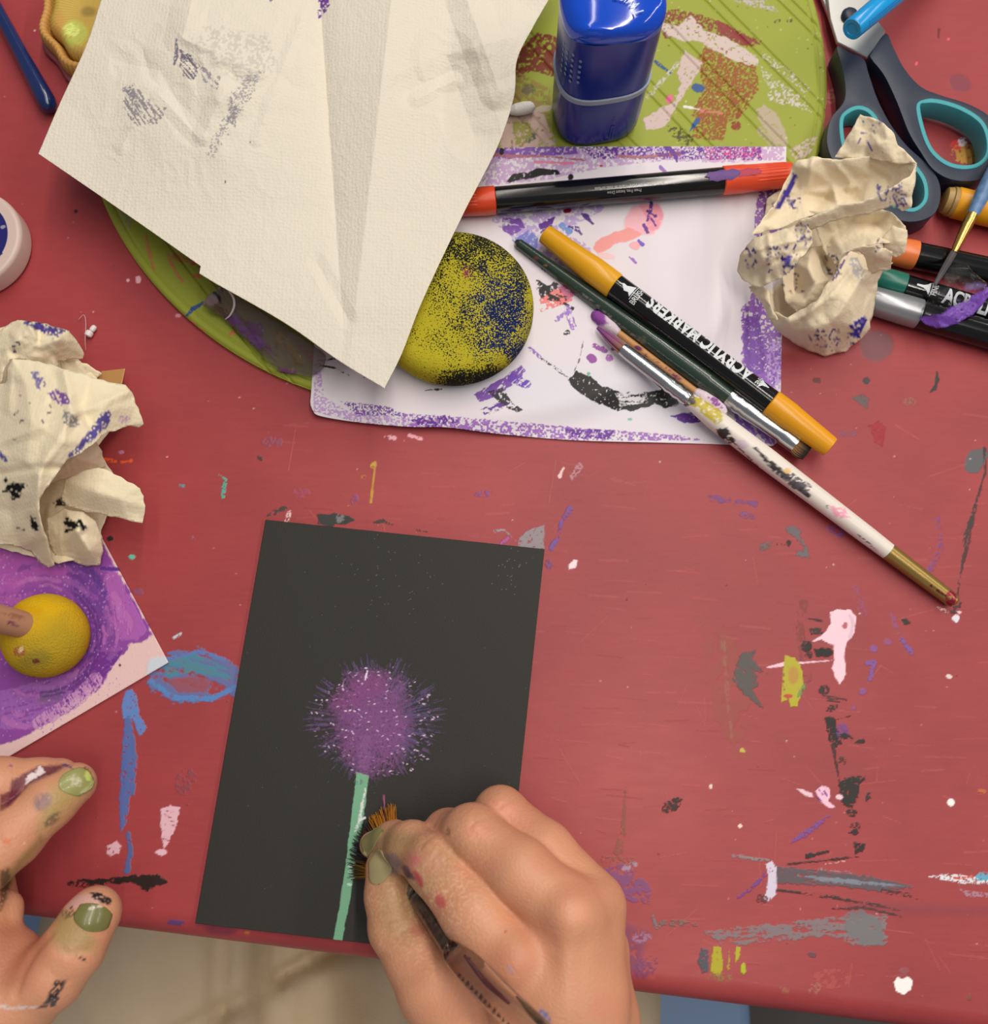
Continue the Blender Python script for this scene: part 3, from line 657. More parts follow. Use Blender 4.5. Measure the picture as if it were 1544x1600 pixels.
# ---- round green mat
MC = np.array([-0.0190, 0.2201]); MR = 0.1768; MH = 4.0
GRN = (152, 160, 58)
m_mat = mat('green_mat', GRN, 0.5, attr=True, bump=(900, 0.00006, 2), spec=0.3, alpha_rough=0.5)
BRN = (136, 66, 52); PLK = (206, 188, 180)
GS = [
 poly([(800,90),(840,50),(880,60),(866,120),(830,110),(808,130)], (120,56,40), dry=.25, ns=4), poly([(790,100),(860,140),(860,200),(800,240),(775,220)], (150,128,66), dry=.35, ns=4),
 poly([(1015,20),(1060,14),(1110,28),(1160,50),(1195,66),(1170,74),(1130,60),(1080,50),(1040,60)], BRN, dry=.42, ns=2.6), poly([(1120,30),(1160,52),(1190,70),(1160,72),(1126,52)], (140,58,56), dry=.2, ns=4),
 poly([(1110,60),(1180,90),(1186,140),(1160,180),(1120,200),(1080,180),(1100,140),(1090,90)], (150,84,44), dry=.40, ns=2.2), poly([(1090,170),(1140,180),(1130,220),(1080,215)], (150,84,44), dry=.48, ns=2.2),
 poly([(1024,34),(1060,40),(1080,22),(1100,46),(1150,66),(1186,92),(1184,104),(1150,96),(1110,76),(1090,62),(1070,66),(1040,54)], PLK, dry=.08, ns=3, edge=3),
 poly([(1070,78),(1096,96),(1092,112),(1072,140),(1056,170),(1040,198),(1010,204),(1004,186),(1034,168),(1056,158),(1064,130),(1058,110)], (204,182,176), dry=.05, edge=3),
 poly([(1186,100),(1210,120),(1250,150),(1270,176),(1240,166),(1204,160),(1196,130)], (206,196,186), dry=.58, ns=2.4), line([(1196,90),(1225,110),(1260,140)], (206,196,186), w=12, dry=.6, ns=2.4), poly([(1140,0),(1200,0),(1216,18),(1190,14)], (186,176,170), dry=.4, ns=2.6),
 poly([(1180,172),(1194,164),(1212,176),(1228,204),(1232,230),(1214,226),(1190,196)], (186,168,150), dry=.05, edge=2.5, a=.85), line([(1188,204),(1210,228)], (180,164,140), w=12, a=.7, dry=.2),
 poly([(1232,236),(1262,216),(1280,210),(1268,236),(1248,256)], (196,178,160), dry=.35, ns=3), line([(1024,96),(1034,104),(1048,114)], (56,84,140), w=[3,6,3], dry=.1), ell(1091,137,10,7,10,(60,86,140)), line([(1078,206),(1084,196),(1092,186)], (56,90,150), w=[2,7,5]),
 line([(1012,152),(1040,120),(1058,100)], (196,190,170), w=7, dry=.45, ns=2.4), ell(1046,155,5,7,30,(220,110,140)), line([(1070,166),(1096,172)], (230,226,214), w=[4,2]), line([(1096,172),(1126,176)], (206,120,110), w=6, dry=.3, ns=2.4), ell(1150,196,8,7,0,(140,60,40), dry=.2), ell(1153,180,4,6,0,(144,66,50), dry=.3),
 poly([(1040,196),(1070,200),(1086,222),(1072,230),(1050,212)], (80,76,50), dry=.55, ns=2.4), line([(1212,34),(1236,32)], (90,92,60), w=5, dry=.5), poly([(790,170),(830,168),(850,180),(870,225),(860,232),(780,232),(784,200)], (196,168,156), dry=.14, ns=4), poly([(800,190),(826,190),(834,220),(806,226)], (146,142,66), dry=.25, ns=3), ell(826,140,12,9,0,(100,96,76), dry=.25, a=.8), ell(850,170,14,5,-10,(190,176,150), dry=.2), ell(830,216,10,6,-40,(90,96,90), dry=.3),
 # left crescent
 line([(228,368),(231,388),(240,420)], (190,120,80), w=[4,7,5], dry=.2, a=.85), line([(262,400),(276,428),(286,440)], (196,116,80), w=5, dry=.15), poly([(270,392),(300,408),(288,412),(268,404)], (176,108,72), a=.7, dry=.2), ell(302,412,5,3,0,(196,96,80)), ell(308,431,7,4,0,(190,110,70), dry=.2), line([(252,465),(280,498)], (200,124,84), w=[5,6], dry=.15, a=.9),
 ell(312,518,6,6,0,(206,122,84), dry=.2), line([(290,495),(300,484),(316,474)], (60,86,140), w=[2,6,6], dry=.15), ell(196,344,8,16,-25,(150,150,110), dry=.5), poly([(462,536),(492,552),(492,566),(480,560)], (200,96,80), dry=.1), ell(300,505,5,3,0,(206,120,80), dry=.2), ell(364,520,6,4,0,(206,116,80), dry=.15),
]
for _ in range(120):
    x, y = rs.uniform(1020, 1300), rs.uniform(0, 250); GS.append(ell(x, y, rs.uniform(.7, 1.8), rs.uniform(.7, 1.8), 0, rs.choice([(206,206,150), (110,104,50), (190,190,130)]), edge=.3, a=.8))
def make_mat():
    n = 740; s = np.linspace(-1, 1, n); U, Vv = np.meshgrid(s, s, indexing='ij')
    X = U * np.sqrt(1 - Vv ** 2 / 2); Y = Vv * np.sqrt(1 - U ** 2 / 2)
    r = np.sqrt(X ** 2 + Y ** 2)
    x = MC[0] + X * MR; y = MC[1] + Y * MR
    edge = (1 - r) * MR
    z = MH / 1000 - 0.0016 * np.clip(1 - edge / 0.0018, 0, 1) ** 2
    # a shallow rim line and pairs of parallel grooves across the disc
    a = math.radians(-51.5); q = (-(x - MC[0]) * math.sin(a) + (y - MC[1]) * math.cos(a))
    for k in range(-8, 9):
        for dd in (0, 0.0052):
            z = z - 0.0009 * np.exp(-((q - (0.0045 + k * 0.0275 + dd)) / 0.00055) ** 2)
    z = z - 0.0005 * np.exp(-((edge - 0.0042) / 0.0006) ** 2)
    V = np.stack([x, y, T + z], -1).reshape(-1, 3); F = gridfaces(n, n)
    ii = np.arange(n * n).reshape(n, n); ring = np.concatenate([ii[:-1, 0], ii[-1, :-1], ii[1:, -1][::-1], ii[0, 1:][::-1]])
    low = V[ring].copy(); low[:, 2] = T + 0.0002; V = np.concatenate([V, low]); m_ = len(ring); b = n * n
    k = np.arange(m_); k2 = (k + 1) % m_
    F = np.concatenate([F, np.stack([ring[k], b + k, b + k2, ring[k2]], -1)[:, ::-1] * 0 + np.stack([ring[k2], b + k2, b + k, ring[k]], -1)])
    me = npmesh('round_mat', V, F); paintmesh(me, GRN, GS)
    o = link('round_mat', me, m_mat)
    tag(o, 'large round olive green board with fine diagonal grooves and dried paint smears', 'board')
make_mat()

# ---- flat sheets and cards
def sheet(name, L, B, R, Tp, m, base, strokes, nu, nv, hfun, thick, label, cat, post=None, parent=None, warp=None):
    g = coons(L, B, R, Tp, nu, nv)
    if warp: g = warp(g)
    px, py = g[..., 0], g[..., 1]
    h = hfun(px, py)
    V = Pa(px, py, h).reshape(-1, 3)
    me = npmesh(name, V, gridfaces(nu, nv))
    v = V; 
    p = pix(v); col = np.tile(lin(base), (len(v), 1)); al = np.zeros(len(v))
    if post: post(v, p, col)
    paint(p, col, al, strokes); setcol(me, col, al)
    # coons faces: make them look up
    if len(me.polygons) and me.polygons[len(me.polygons) // 2].normal.z < 0: me.flip_normals()
    o = link(name, me, m, parent); md = o.modifiers.new('thickness', 'SOLIDIFY'); md.thickness = thick; md.offset = -1
    if label: tag(o, label, cat)
    return o
WHT = (226, 218, 224)
m_paper = mat('palette_paper', WHT, 0.6, attr=True, bump=(700, 0.00004, 2), spec=0.25, alpha_rough=0.4)
PU = (128, 84, 172); PV = (104, 58, 150)
PS = [
 poly([(484,560),(640,600),(840,640),(1215,690),(1215,560),(1150,580),(600,560)], (216,214,226), a=.5, soft=30),
 poly([(740,232),(1225,228),(1226,250),(1130,254),(1040,250),(940,262),(860,280),(760,290),(740,260)], (196,158,204), dry=.40, ns=3.4, a=.9), poly([(740,228),(900,229),(905,240),(800,248),(746,246)], PU, dry=.30, ns=3), poly([(900,229),(1190,229),(1190,250),(930,248)], PV, dry=.52, ns=2.2), poly([(1100,230),(1190,230),(1192,246),(1104,250)], (200,60,140), dry=.62, ns=2),
 line([(755,240),(800,244),(850,244),(915,250)], (176,110,120), w=[7,5,3,3], dry=.05), line([(966,244),(1000,246),(1060,240)], (170,110,116), w=[3,5,7], dry=.05), line([(836,253),(894,255)], (224,130,160), w=[5,4]), line([(1044,230),(1054,240),(1058,252)], PV, w=[8,7,4]), line([(1030,242),(1062,240)], (120,70,140), w=5, dry=.2), line([(1032,260),(1040,270)], (150,110,190), w=[4,6]),
 poly([(790,284),(800,272),(826,268),(850,262),(872,266),(876,272),(850,274),(820,280),(796,286)], (34,33,32), dry=.06, ns=3, edge=2), ell(842,268,10,6,0,(30,30,30)), ell(892,277,4,5,0,(36,34,38)), ell(784,236,3,6,0,(30,28,32)), ell(745,284,5,5,0,(130,20,50)), ell(940,259,3,2,0,(190,40,60)),
 poly([(770,300),(870,290),(960,300),(940,330),(880,360),(930,390),(870,420),(840,400),(800,370),(770,345)], (186,160,216), dry=.48, ns=5, a=.9), poly([(786,340),(815,342),(820,356),(800,368),(784,360)], PU, dry=.3, ns=3, ang=20), poly([(842,350),(868,338),(862,356),(845,364)], PV, dry=.25, ns=3, ang=-30), poly([(800,375),(830,358),(842,376),(836,395),(815,390)], (120,130,206), dry=.35, ns=3, ang=-60), line([(878,352),(890,362)], (120,150,214), w=9, dry=.1),
 line([(908,334),(916,338),(926,350)], (92,64,140), w=[3,8,3], dry=.12), line([(890,354),(902,358),(908,366)], (100,70,150), w=[5,8,4], dry=.25), ell(887,329,6,4,-10,(140,24,50)), line([(846,400),(850,420)], (104,110,196), w=10, dry=.3, ns=3), line([(862,380),(882,386),(880,400)], (100,60,140), w=10, dry=.5, ns=3),
 # pink flower shape
 poly([(975,345),(985,325),(1008,316),(1030,320),(1038,334),(1034,352),(1020,366),(1004,366),(990,360),(976,358)], (240,172,184), soft=4, a=.85), poly([(1000,322),(1030,318),(1038,336),(1028,358),(1014,362),(1010,340)], (236,140,158), soft=3, a=.7, dry=.1), poly([(930,380),(940,372),(962,362),(985,356),(1002,366),(985,376),(960,382),(948,392),(934,396),(928,388)], (238,146,140), soft=2, a=.9), ell(992,384,8,6,0,(240,168,176), a=.9), ell(948,400,14,5,10,(240,190,190), a=.7),
 line([(1018,318),(1016,330),(1012,344)], (104,60,140), w=[7,5,5], dry=.15), line([(1012,330),(1024,338)], (104,60,140), w=4), line([(1018,342),(1024,352)], (110,60,150), w=4), line([(1006,352),(1012,362)], (110,60,150), w=6, dry=.1), line([(984,402),(994,410)], (160,110,200), w=4, dry=.2), line([(998,376),(1004,382)], (120,90,190), w=5),
 # black and pink mess by the sponge
 poly([(838,450),(850,448),(866,440),(880,452),(892,470),(880,478),(862,470),(846,466)], (60,50,56), dry=.25, ns=4, edge=3), poly([(844,468),(868,452),(892,455),(896,470),(868,480),(846,486)], (236,128,126), dry=.28, ns=4), poly([(870,446),(888,442),(898,462),(886,470)], (200,112,146), dry=.25, ns=3), line([(840,440),(856,452)], (40,38,40), w=7, dry=.2), line([(846,455),(872,468)], (40,38,40), w=6, dry=.2), line([(882,474),(895,482)], (40,38,40), w=4, dry=.2), line([(886,480),(896,510)], (160,110,200), w=10, dry=.5, ns=3, ang=75), ell(886,520,5,4,0,(40,38,42), dry=.2), line([(870,500),(888,486)], (160,120,210), w=8, dry=.5),
 line([(828,545),(845,558)], (150,110,190), w=5, dry=.25), line([(845,560),(870,576),(890,592)], (90,80,90), w=4, dry=.55, ns=2), line([(912,532),(906,560),(896,584)], (120,110,116), w=1.2), ell(925,560,9,7,30,(150,80,160)), ell(952,560,6,6,0,(170,110,180), dry=.2), line([(930,540),(946,548)], (150,84,160), w=8, dry=.15), ell(920,584,3,3,0,(110,180,140)), ell(985,655,4,3,0,(130,190,170)), line([(958,545),(964,540)], (150,84,160), w=5),
 # heavy black brush stroke
 poly([(890,592),(900,580),(922,588),(940,602),(966,612),(1000,615),(1030,610),(1046,598),(1062,606),(1060,630),(1040,638),(1024,632),(990,642),(960,640),(930,628),(904,612),(892,602)], (36,35,35), dry=.05, ns=3, edge=3), poly([(960,614),(1010,612),(1012,630),(972,634)], (220,216,222), dry=.38, ns=1.8, ang=0, st=12), ell(1052,628,10,8,0,(70,68,70), a=.7, soft=3),
 # purple left and below the sponge
 poly([(740,616),(770,600),(790,588),(815,570),(822,580),(800,602),(778,618),(750,628)], PU, dry=.28, ns=3, ang=-50), poly([(750,640),(790,625),(800,632),(760,650)], PV, dry=.45, ns=3, ang=-20), poly([(762,612),(785,606),(800,628),(816,640),(808,644),(785,634)], (54,50,54), dry=.35, ns=3), line([(800,590),(822,600)], (110,70,180), w=14, dry=.35, ns=2.2, ang=-40), line([(666,610),(690,608)], (60,54,58), w=3, dry=.2), line([(500,572),(520,574),(545,586)], (46,42,44), w=[5,3,1], dry=.35, ang=20), line([(497,564),(530,560)], (60,54,58), w=2, dry=.3), line([(552,560),(570,590)], (150,100,190), w=3, dry=.4),
 poly([(492,570),(500,565),(506,620),(540,640),(620,652),(700,664),(640,668),(560,660),(490,642)], (196,160,214), dry=.50, ns=2.4), poly([(530,626),(600,634),(640,650),(560,650)], PU, dry=.52, ns=2), poly([(620,645),(760,655),(900,668),(1060,680),(1100,688),(900,688),(760,676),(640,668)], (160,110,190), dry=.46, ns=3), poly([(640,655),(700,648),(720,660),(660,668)], PV, dry=.42, ns=3), poly([(880,670),(960,672),(950,686),(890,684)], PV, dry=.40, ns=3), poly([(1048,650),(1100,640),(1100,658),(1070,662)], PV, dry=.25, ns=4, ang=8),
 # right border scribble
 poly([(1186,300),(1226,292),(1224,360),(1200,372),(1178,370),(1180,330)], (150,96,180), dry=.30, ns=3), poly([(1160,480),(1180,460),(1200,480),(1222,500),(1222,590),(1206,610),(1180,600),(1160,560)], (150,100,190), dry=.30, ns=3.2, edge=5), poly([(1158,500),(1186,490),(1196,560),(1188,600),(1164,570)], PU, dry=.28, ns=3), poly([(1196,540),(1222,530),(1222,640),(1204,640)], (190,160,220), dry=.5, ns=3), line([(1200,318),(1197,345)], (206,90,110), w=4, dry=.1), poly([(1144,640),(1180,640),(1216,668),(1210,694),(1180,692),(1150,660)], (150,110,200), dry=.30, ns=3, ang=60), poly([(1172,468),(1176,440),(1190,430),(1196,470)], (160,110,190), dry=.35),
]
def h_paper(px, py):
    w_ = Pa(px, py, 4.0); d = (np.hypot(w_[..., 0] - MC[0], w_[..., 1] - MC[1]) - MR) * 1000
    k = np.clip(1 - (d - .3) / 16, 0, 1); k = k * k * (3 - 2 * k)
    return 0.6 + 4.2 * k + 1.8 * np.exp(-((px - 486) / 26) ** 2 - ((py - 640) / 40) ** 2) + 0.7 * fbm(px / 120, py / 120, 2, 4)
o = sheet('painted_paper', [(492,556),(487,600),(485,632),(488,642)][::-1] if False else [(488,640),(485,628),(487,600),(497,430),(500,236)], [(488,640),(500,650),(560,660),(640,667),(700,668),(780,678),(900,688),(1050,692),(1190,696),(1206,697),(1216,690)],
      [(1216,690),(1219,660),(1222,520),(1226,360),(1229,229)], [(500,236),(740,232),(900,229),(1229,229)], m_paper, WHT, PS, 800, 520, h_paper, 0.0003,
      'white sheet covered with purple scribbles, black strokes and a pink blot', 'paper')

CARD = (226, 190, 188)
m_card = mat('palette_card', CARD, 0.42, attr=True, bump=(900, 0.0001, 3), spec=0.4, alpha_rough=0.3)
CS = [
 poly([(-60,700),(160,850),(200,920),(240,992),(230,1000),(204,1006),(196,1020),(180,1032),(165,1060),(150,1080),(110,1110),(60,1136),(40,1150),(10,1162),(-30,1175),(-80,1170)], (140,72,156), edge=4, soft=3),
 poly([(-20,840),(60,855),(120,900),(60,910),(0,920),(-20,900)], (170,84,166), a=.8, soft=16), poly([(175,880),(230,985),(215,1000),(190,1000),(170,960),(160,910)], (168,92,172), dry=.2, ns=3, ang=80, soft=3), poly([(100,860),(160,900),(176,960),(150,1020),(110,1050),(130,980),(110,920)], (104,58,140), dry=.18, ns=6, a=.8, soft=4),
 poly([(0,1080),(80,1060),(150,1040),(120,1090),(40,1140),(0,1140)], (156,96,176), dry=.3, ns=3, ang=-15), poly([(150,1020),(195,1016),(165,1056),(140,1075),(100,1100)], (112,50,140), dry=.2, ns=3, ang=-30), line([(150,1060),(120,1090),(60,1130)], (196,140,190), w=20, dry=.45, ns=2.2, ang=60), ell(80,1088,22,12,-20,(110,90,120), a=.7, soft=6, dry=.2), line([(158,888),(190,890)], (96,50,140), w=6, dry=.15), line([(125,870),(150,905),(165,930)], (90,54,140), w=12, dry=.35, a=.8),
 poly([(232,1030),(262,1024),(262,1038),(228,1054)], (196,212,224), soft=4, a=.8), ell(188,1039,2,2,0,(110,60,80)), poly([(100,1100),(160,1066),(130,1100),(80,1130)], (206,160,190), dry=.5, ns=2),
]
for i in range(150):
    a_ = rs.uniform(-1.9, 1.9); r_ = rs.uniform(74, 190); x, y = 66 + r_ * math.cos(a_), 992 + r_ * math.sin(a_)
    if sd_poly(np.array([[x, y]]), [(-60,860),(160,870),(232,992),(196,1010),(150,1070),(30,1140),(-60,1150)])[0] > -10: continue
    t_ = a_ + math.pi / 2; l_ = rs.uniform(14, 46); c = rs.choice([(150,88,164), (170,104,178), (112,58,140), (132,70,152), (184,110,178), (96,50,128)])
    CS.append(line([(x - l_ * math.cos(t_) / 2, y - l_ * math.sin(t_) / 2), (x + 4 * math.cos(a_), y + 4 * math.sin(a_)), (x + l_ * math.cos(t_) / 2, y + l_ * math.sin(t_) / 2)], c, w=rs.uniform(3, 10), dry=.3, ns=2.4, ang=math.degrees(t_), a=.6, soft=1.5))
for i in range(60):
    a_ = rs.uniform(2, 4.2); r_ = rs.uniform(60, 150); x, y = 66 + r_ * math.cos(a_), 992 - abs(r_ * math.sin(a_))
    CS.append(ell(x, y, rs.uniform(6, 20), rs.uniform(4, 9), rs.uniform(-30, 30), rs.choice([(168,84,166), (150,76,160), (184,96,168)]), dry=.3, ns=2.5, a=.6, soft=3))
for k_ in (86, 92): CS.append(line([(66 + k_ * math.cos(q), 996 + k_ * math.sin(q)) for q in [i * .2 - 1.0 for i in range(14)]], (92, 46, 124), w=4, a=.7, dry=.15))
for _ in range(420):
    x, y = rs.uniform(-10, 190), rs.uniform(850, 1150); CS.append(ell(x, y, rs.uniform(.6, 1.5), rs.uniform(.6, 1.5), 0, rs.choice([(206,160,206), (190,150,210), (180,120,190)]), edge=0, a=.75))
cR = (263, 1035)
def card_corners():
    c = P(*cR, 1.5); d1 = (P(0, 1190, 1.5) - c).normalized(); d2 = Vector((-d1.y, d1.x, 0)); d2 = d2 if d2.y > 0 else -d2
    # slightly trued so that the right edge follows the photograph
    d2 = (P(165, 852, 1.5) - c).normalized()
    A = c; B = c + d1 * 0.105; D = c + d2 * 0.15
    return [tuple(pix([p])[0]) for p in (B, A, D, B + d2 * 0.15)]
Bc, Ac, Dc, Ec = card_corners()
sheet('painted_card', [Bc, Ec], [Bc, Ac], [Ac, Dc], [Ec, Dc], m_card, CARD, CS, 330, 420, lambda x, y: 1.5 + 0 * x, 0.0012,
      'pale pink card smeared with glossy purple paint under the yellow dabber', 'card')

# ---- black board with the flower
BK = (47, 46, 43)
m_board = mat('black_board', BK, 0.6, attr=True, bump=(1500, 0.0001, 3), spec=0.3, alpha_rough=0.45)
BS = []
rb = random.Random(5); fc = np.array([585, 1128.0])
for i in range(620):
    a_ = rb.uniform(0, 2 * math.pi); r0 = rb.uniform(0, 60); r1 = r0 + rb.uniform(14, 44)
    rmax = 103 + 8 * math.cos(a_ * 3 + 1) + rb.uniform(-12, 6); 
    if math.sin(a_) > 0: rmax -= 8
    r1 = min(r1, rmax); r0 = min(r0, r1 - 8)
    w_ = rb.uniform(2, 5.5)
    p0 = fc + np.array([math.cos(a_), math.sin(a_) * .93]) * r0; p1 = fc + np.array([math.cos(a_), math.sin(a_) * .93]) * r1
    out = r1 / 103
    c = np.array(rb.choice([(116,74,122), (104,68,112), (126,74,126), (92,66,108)])) * (1.08 - .3 * out)
    if math.cos(a_) > .3 and out > .7: c = np.array((84, 72, 112))
    BS.append(line([tuple(p0), tuple(p1)], tuple(c), w=[w_, w_ * .5], dry=.22 + .20 * out, ns=1.9, ang=math.degrees(math.atan2(math.sin(a_) * .93, math.cos(a_))), a=.75, edge=1.2, st=5))
for i in range(120):
    a_ = rb.uniform(0, 2 * math.pi); r0 = rb.uniform(70, 92); r1 = rb.uniform(98, 116) - (8 if math.sin(a_) > .3 else 0); cs_, sn_ = math.cos(a_), .93 * math.sin(a_)
    BS.append(line([(fc[0] + cs_ * r0, fc[1] + sn_ * r0), (fc[0] + cs_ * r1, fc[1] + sn_ * r1)], rb.choice([(96, 70, 112), (84, 66, 104), (74, 66, 92)]), w=[4, 1.5], dry=.48, ns=1.6, ang=math.degrees(math.atan2(sn_, cs_)), a=.75, edge=1))
BS.append(poly([(548,1060),(600,1050),(632,1075),(628,1100),(640,1150),(618,1200),(566,1214),(536,1180),(530,1120)], (124,72,126), dry=.24, ns=2.4, soft=26, edge=14, a=.8))
BS.append(poly([(520,1085),(560,1052),(600,1056),(600,1080),(540,1110),(516,1110)], (130,66,120), dry=.3, ns=3, soft=14, edge=8, a=.6))
for _ in range(240):
    a_ = rb.uniform(0, 2 * math.pi); r = 96 * math.sqrt(rb.random()); x, y = fc[0] + r * math.cos(a_), fc[1] + r * .93 * math.sin(a_)
    BS.append(line([(x, y), (x + rb.uniform(1, 4), y + rb.uniform(-2, 2))], rb.choice([(160,116,166), (146,100,154), (180,144,182)]), w=rb.uniform(.7, 1.4), edge=.2, soft=.8, a=.7))
STEM = (118, 172, 138)
BS += [poly([(557,1206),(576,1212),(572,1250),(566,1290),(556,1340),(548,1400),(540,1440),(534,1474),(520,1472),(530,1420),(540,1350),(546,1300),(552,1250)], STEM, edge=1.2, soft=1), poly([(562,1150),(582,1150),(578,1200),(576,1214),(558,1208)], (134,88,140), dry=.25, soft=5, a=.5, edge=3), ell(560,1222,7,5,0,(110,132,130), dry=.3),
       line([(571,1232),(566,1260),(562,1280),(556,1298)], (214,220,218), w=[3,4,5,4], dry=.12, ns=2), line([(562,1282),(570,1278)], (224,226,224), w=4)]
for p in [(572,1044),(573,1058),(609,1051),(610,1060),(556,1055),(592,1055),(591,1050),(605,1080),(603,1091),(604,1070),(648,1066),(641,1072),(668,1089),(660,1092),(662,1100),(670,1086),(678,1121),(684,1120),(676,1124),(664,1122),(658,1126),(494,1094),(503,1094),(511,1094),(487,1114),(495,1114),(504,1118),(517,1130),(521,1132),(535,1140),(541,1141),(550,1143),(552,1146),(540,1152),(514,1167),(508,1174),(522,1165),(552,1194),(550,1203),(540,1111),(547,1110),(554,1111),(561,1109),(572,1114),(596,1112),(604,1111),(616,1110),(630,1192),(636,1194),(642,1204),(645,1202),(652,1173),(648,1172),(658,1180),(662,1182),(668,1186),(620,1132),(624,1148),(598,1150),(590,1142),(576,1128),(574,1140),(528,1104),(530,1070),(536,1077),(577,1096),(606,1155),(663,1149),(674,1150),(560,1064),(566,1068),(610,1205),(585,1100),(620,1120),(545,1180),(565,1120),(634,1120),(640,1150),(622,1165),(630,1170),(612,1178)]:
    BS.append(ell(p[0], p[1], rb.uniform(1.4, 2.8), rb.uniform(.7, 1.3), rb.uniform(-30, 60), (216, 186, 216), edge=.3, soft=.8))
BS.append(line([(574,1048),(571,1062)], (230,206,230), w=2)); BS.append(line([(538,1062),(535,1072)], (200,160,200), w=1.3)); BS.append(line([(599,1242),(600,1262)], (150,90,130), w=[1.5,5], dry=.15))
for p in [(547,1354),(549,1352),(546,1382),(551,1372),(548,1362)]: BS.append(ell(p[0], p[1], 4, 2, 10, (190, 220, 206), edge=.8))
for _ in range(40):
    x, y = rb.gauss(600, 36), rb.gauss(900, 30); BS.append(ell(x, y, .5, .5, 0, (150,148,140), edge=0, soft=.8, a=.8))
for _ in range(26):
    x, y = rb.gauss(800, 14), rb.gauss(892, 22); BS.append(ell(x, y, .5, .5, 0, (160,156,150), edge=0, soft=.8, a=.8))
for _ in range(60):
    x, y = rb.uniform(320, 840), rb.uniform(830, 1440); BS.append(ell(x, y, .45, .45, 0, (130,126,120), edge=0, soft=.8, a=.8))
q0, q1, q2 = P(415, 812, 2), P(851, 858, 2), P(305, 1443, 2)
q3 = q1 + (q2 - q0); cB = [tuple(pix([p])[0]) for p in (q2, q3, q1, q0)]
# the lower right corner is under the hand
sheet('canvas_board', [cB[0], cB[3]], [cB[0], cB[1]], [cB[1], cB[2]], [cB[3], cB[2]], m_board, BK, BS, 440, 600, lambda x, y: 2.0 + 0 * x, 0.0018,
      'black board being painted with a purple flower head on a green stem', 'painting')

# ---- big kitchen towel sheet
m_towel = mat('kitchen_towel', (226, 214, 192), 0.85, attr=True, bump=(1500, 0.00020, 2), spec=0.1, dots=(620, 0.00022))
def tent(px, py, pts, w, a, side=0):
    q = np.stack([px.ravel(), py.ravel()], -1); d = sd_line(q, pts, [0] * len(pts)).reshape(px.shape)
    return a * np.clip(1 - d / w, 0, 1)
def below(px, py, x0, y0, x1, y1): return ((x1 - x0) * (py - y0) - (y1 - y0) * (px - x0)) / math.hypot(x1 - x0, y1 - y0)
def h_towel(px, py):
    h = 26 + 4.0 * np.clip((py - 330) / 150, 0, 1)
    h = h + 9 * np.exp(-((px - 330) / 210) ** 2 - ((py - 120) / 230) ** 2)
    # long pleat from the top edge down to the lower tip
    d = below(px, py, 500, 0, 540, 560)       # <0 right of the fold
    d2 = below(px, py, 612, 0, 552, 510)
    fade = np.clip((545 - py) / 430, 0.05, 1)
    h = h + np.where(d2 > 0, np.clip(1 - d2 / np.maximum(d2 - d, 12), 0, 1), np.exp(d2 / 130)) * 11 * fade + 3 * np.exp(-np.maximum(d, 0) / 170) * 0 - 2.0 * np.exp(-np.abs(d) / 14) * fade
    h = h + 4.5 * np.clip(d / 170, 0, 1) * fade
    h = h + tent(px, py, [(700,85),(790,60)], 60, 4) - tent(px, py, [(700,90),(740,210)], 45, 3.5) + tent(px, py, [(730,0),(780,140)], 34, 4.5)
    h = h - tent(px, py, [(640,140),(705,110)], 30, 1.5) + tent(px, py, [(650,155),(710,125)], 14, 1.4) + tent(px, py, [(470,30),(400,220)], 12, .9)
    h = h + tent(px, py, [(300,0),(285,60),(400,110)], 30, 2.2) - tent(px, py, [(200,100),(250,110),(300,200)], 30, 1.6) + tent(px, py, [(250,150),(310,215)], 16, 1.3) + tent(px, py, [(350,140),(320,210)], 20, 1.4) - tent(px, py, [(495,410),(545,500)], 16, 1.0)
    h = h + tent(px, py, [(190,230),(215,185)], 14, .8)
    k = np.exp(-((px - 330) / 130) ** 2 - ((py - 110) / 110) ** 2) + 0.8 * np.exp(-((px - 760) / 70) ** 2 - ((py - 90) / 110) ** 2)
    X, Y = px / 55, py / 55; X2 = X + .8 * fbm(X, Y, 2, 3); Y2 = Y + .8 * fbm(X, Y, 2, 6)
    h = h + k * 3.4 * (np.abs(noise(X2, Y2, seed=12) - noise(X2 + 3.3, Y2 + 8, seed=15))) + (0.35 + k) * 0.5 * (1 - 2 * np.abs(noise(X2 * 2.3, Y2 * 2.3, seed=19) - .5))
    h = h + 1.6 * (fbm(px / 170, py / 170, 2, 31) - .5)
    h = h + 2.5 * np.clip(1 - np.hypot(px - 60, py - 240) / 90, 0, 1)
    return h
gy_ = (150, 144, 152)
def notch(g):     # small step torn into the lower edge
    u = g[:, 0, 0] - 314; k = np.where(u > 0, np.exp(-u / 110), 0)[:, None]
    v = np.clip(1 - np.arange(g.shape[1]) / 26, 0, 1)[None, :] ** 1.5
    g[..., 0] -= 3 * k * v; g[..., 1] += 11 * k * v
    return g
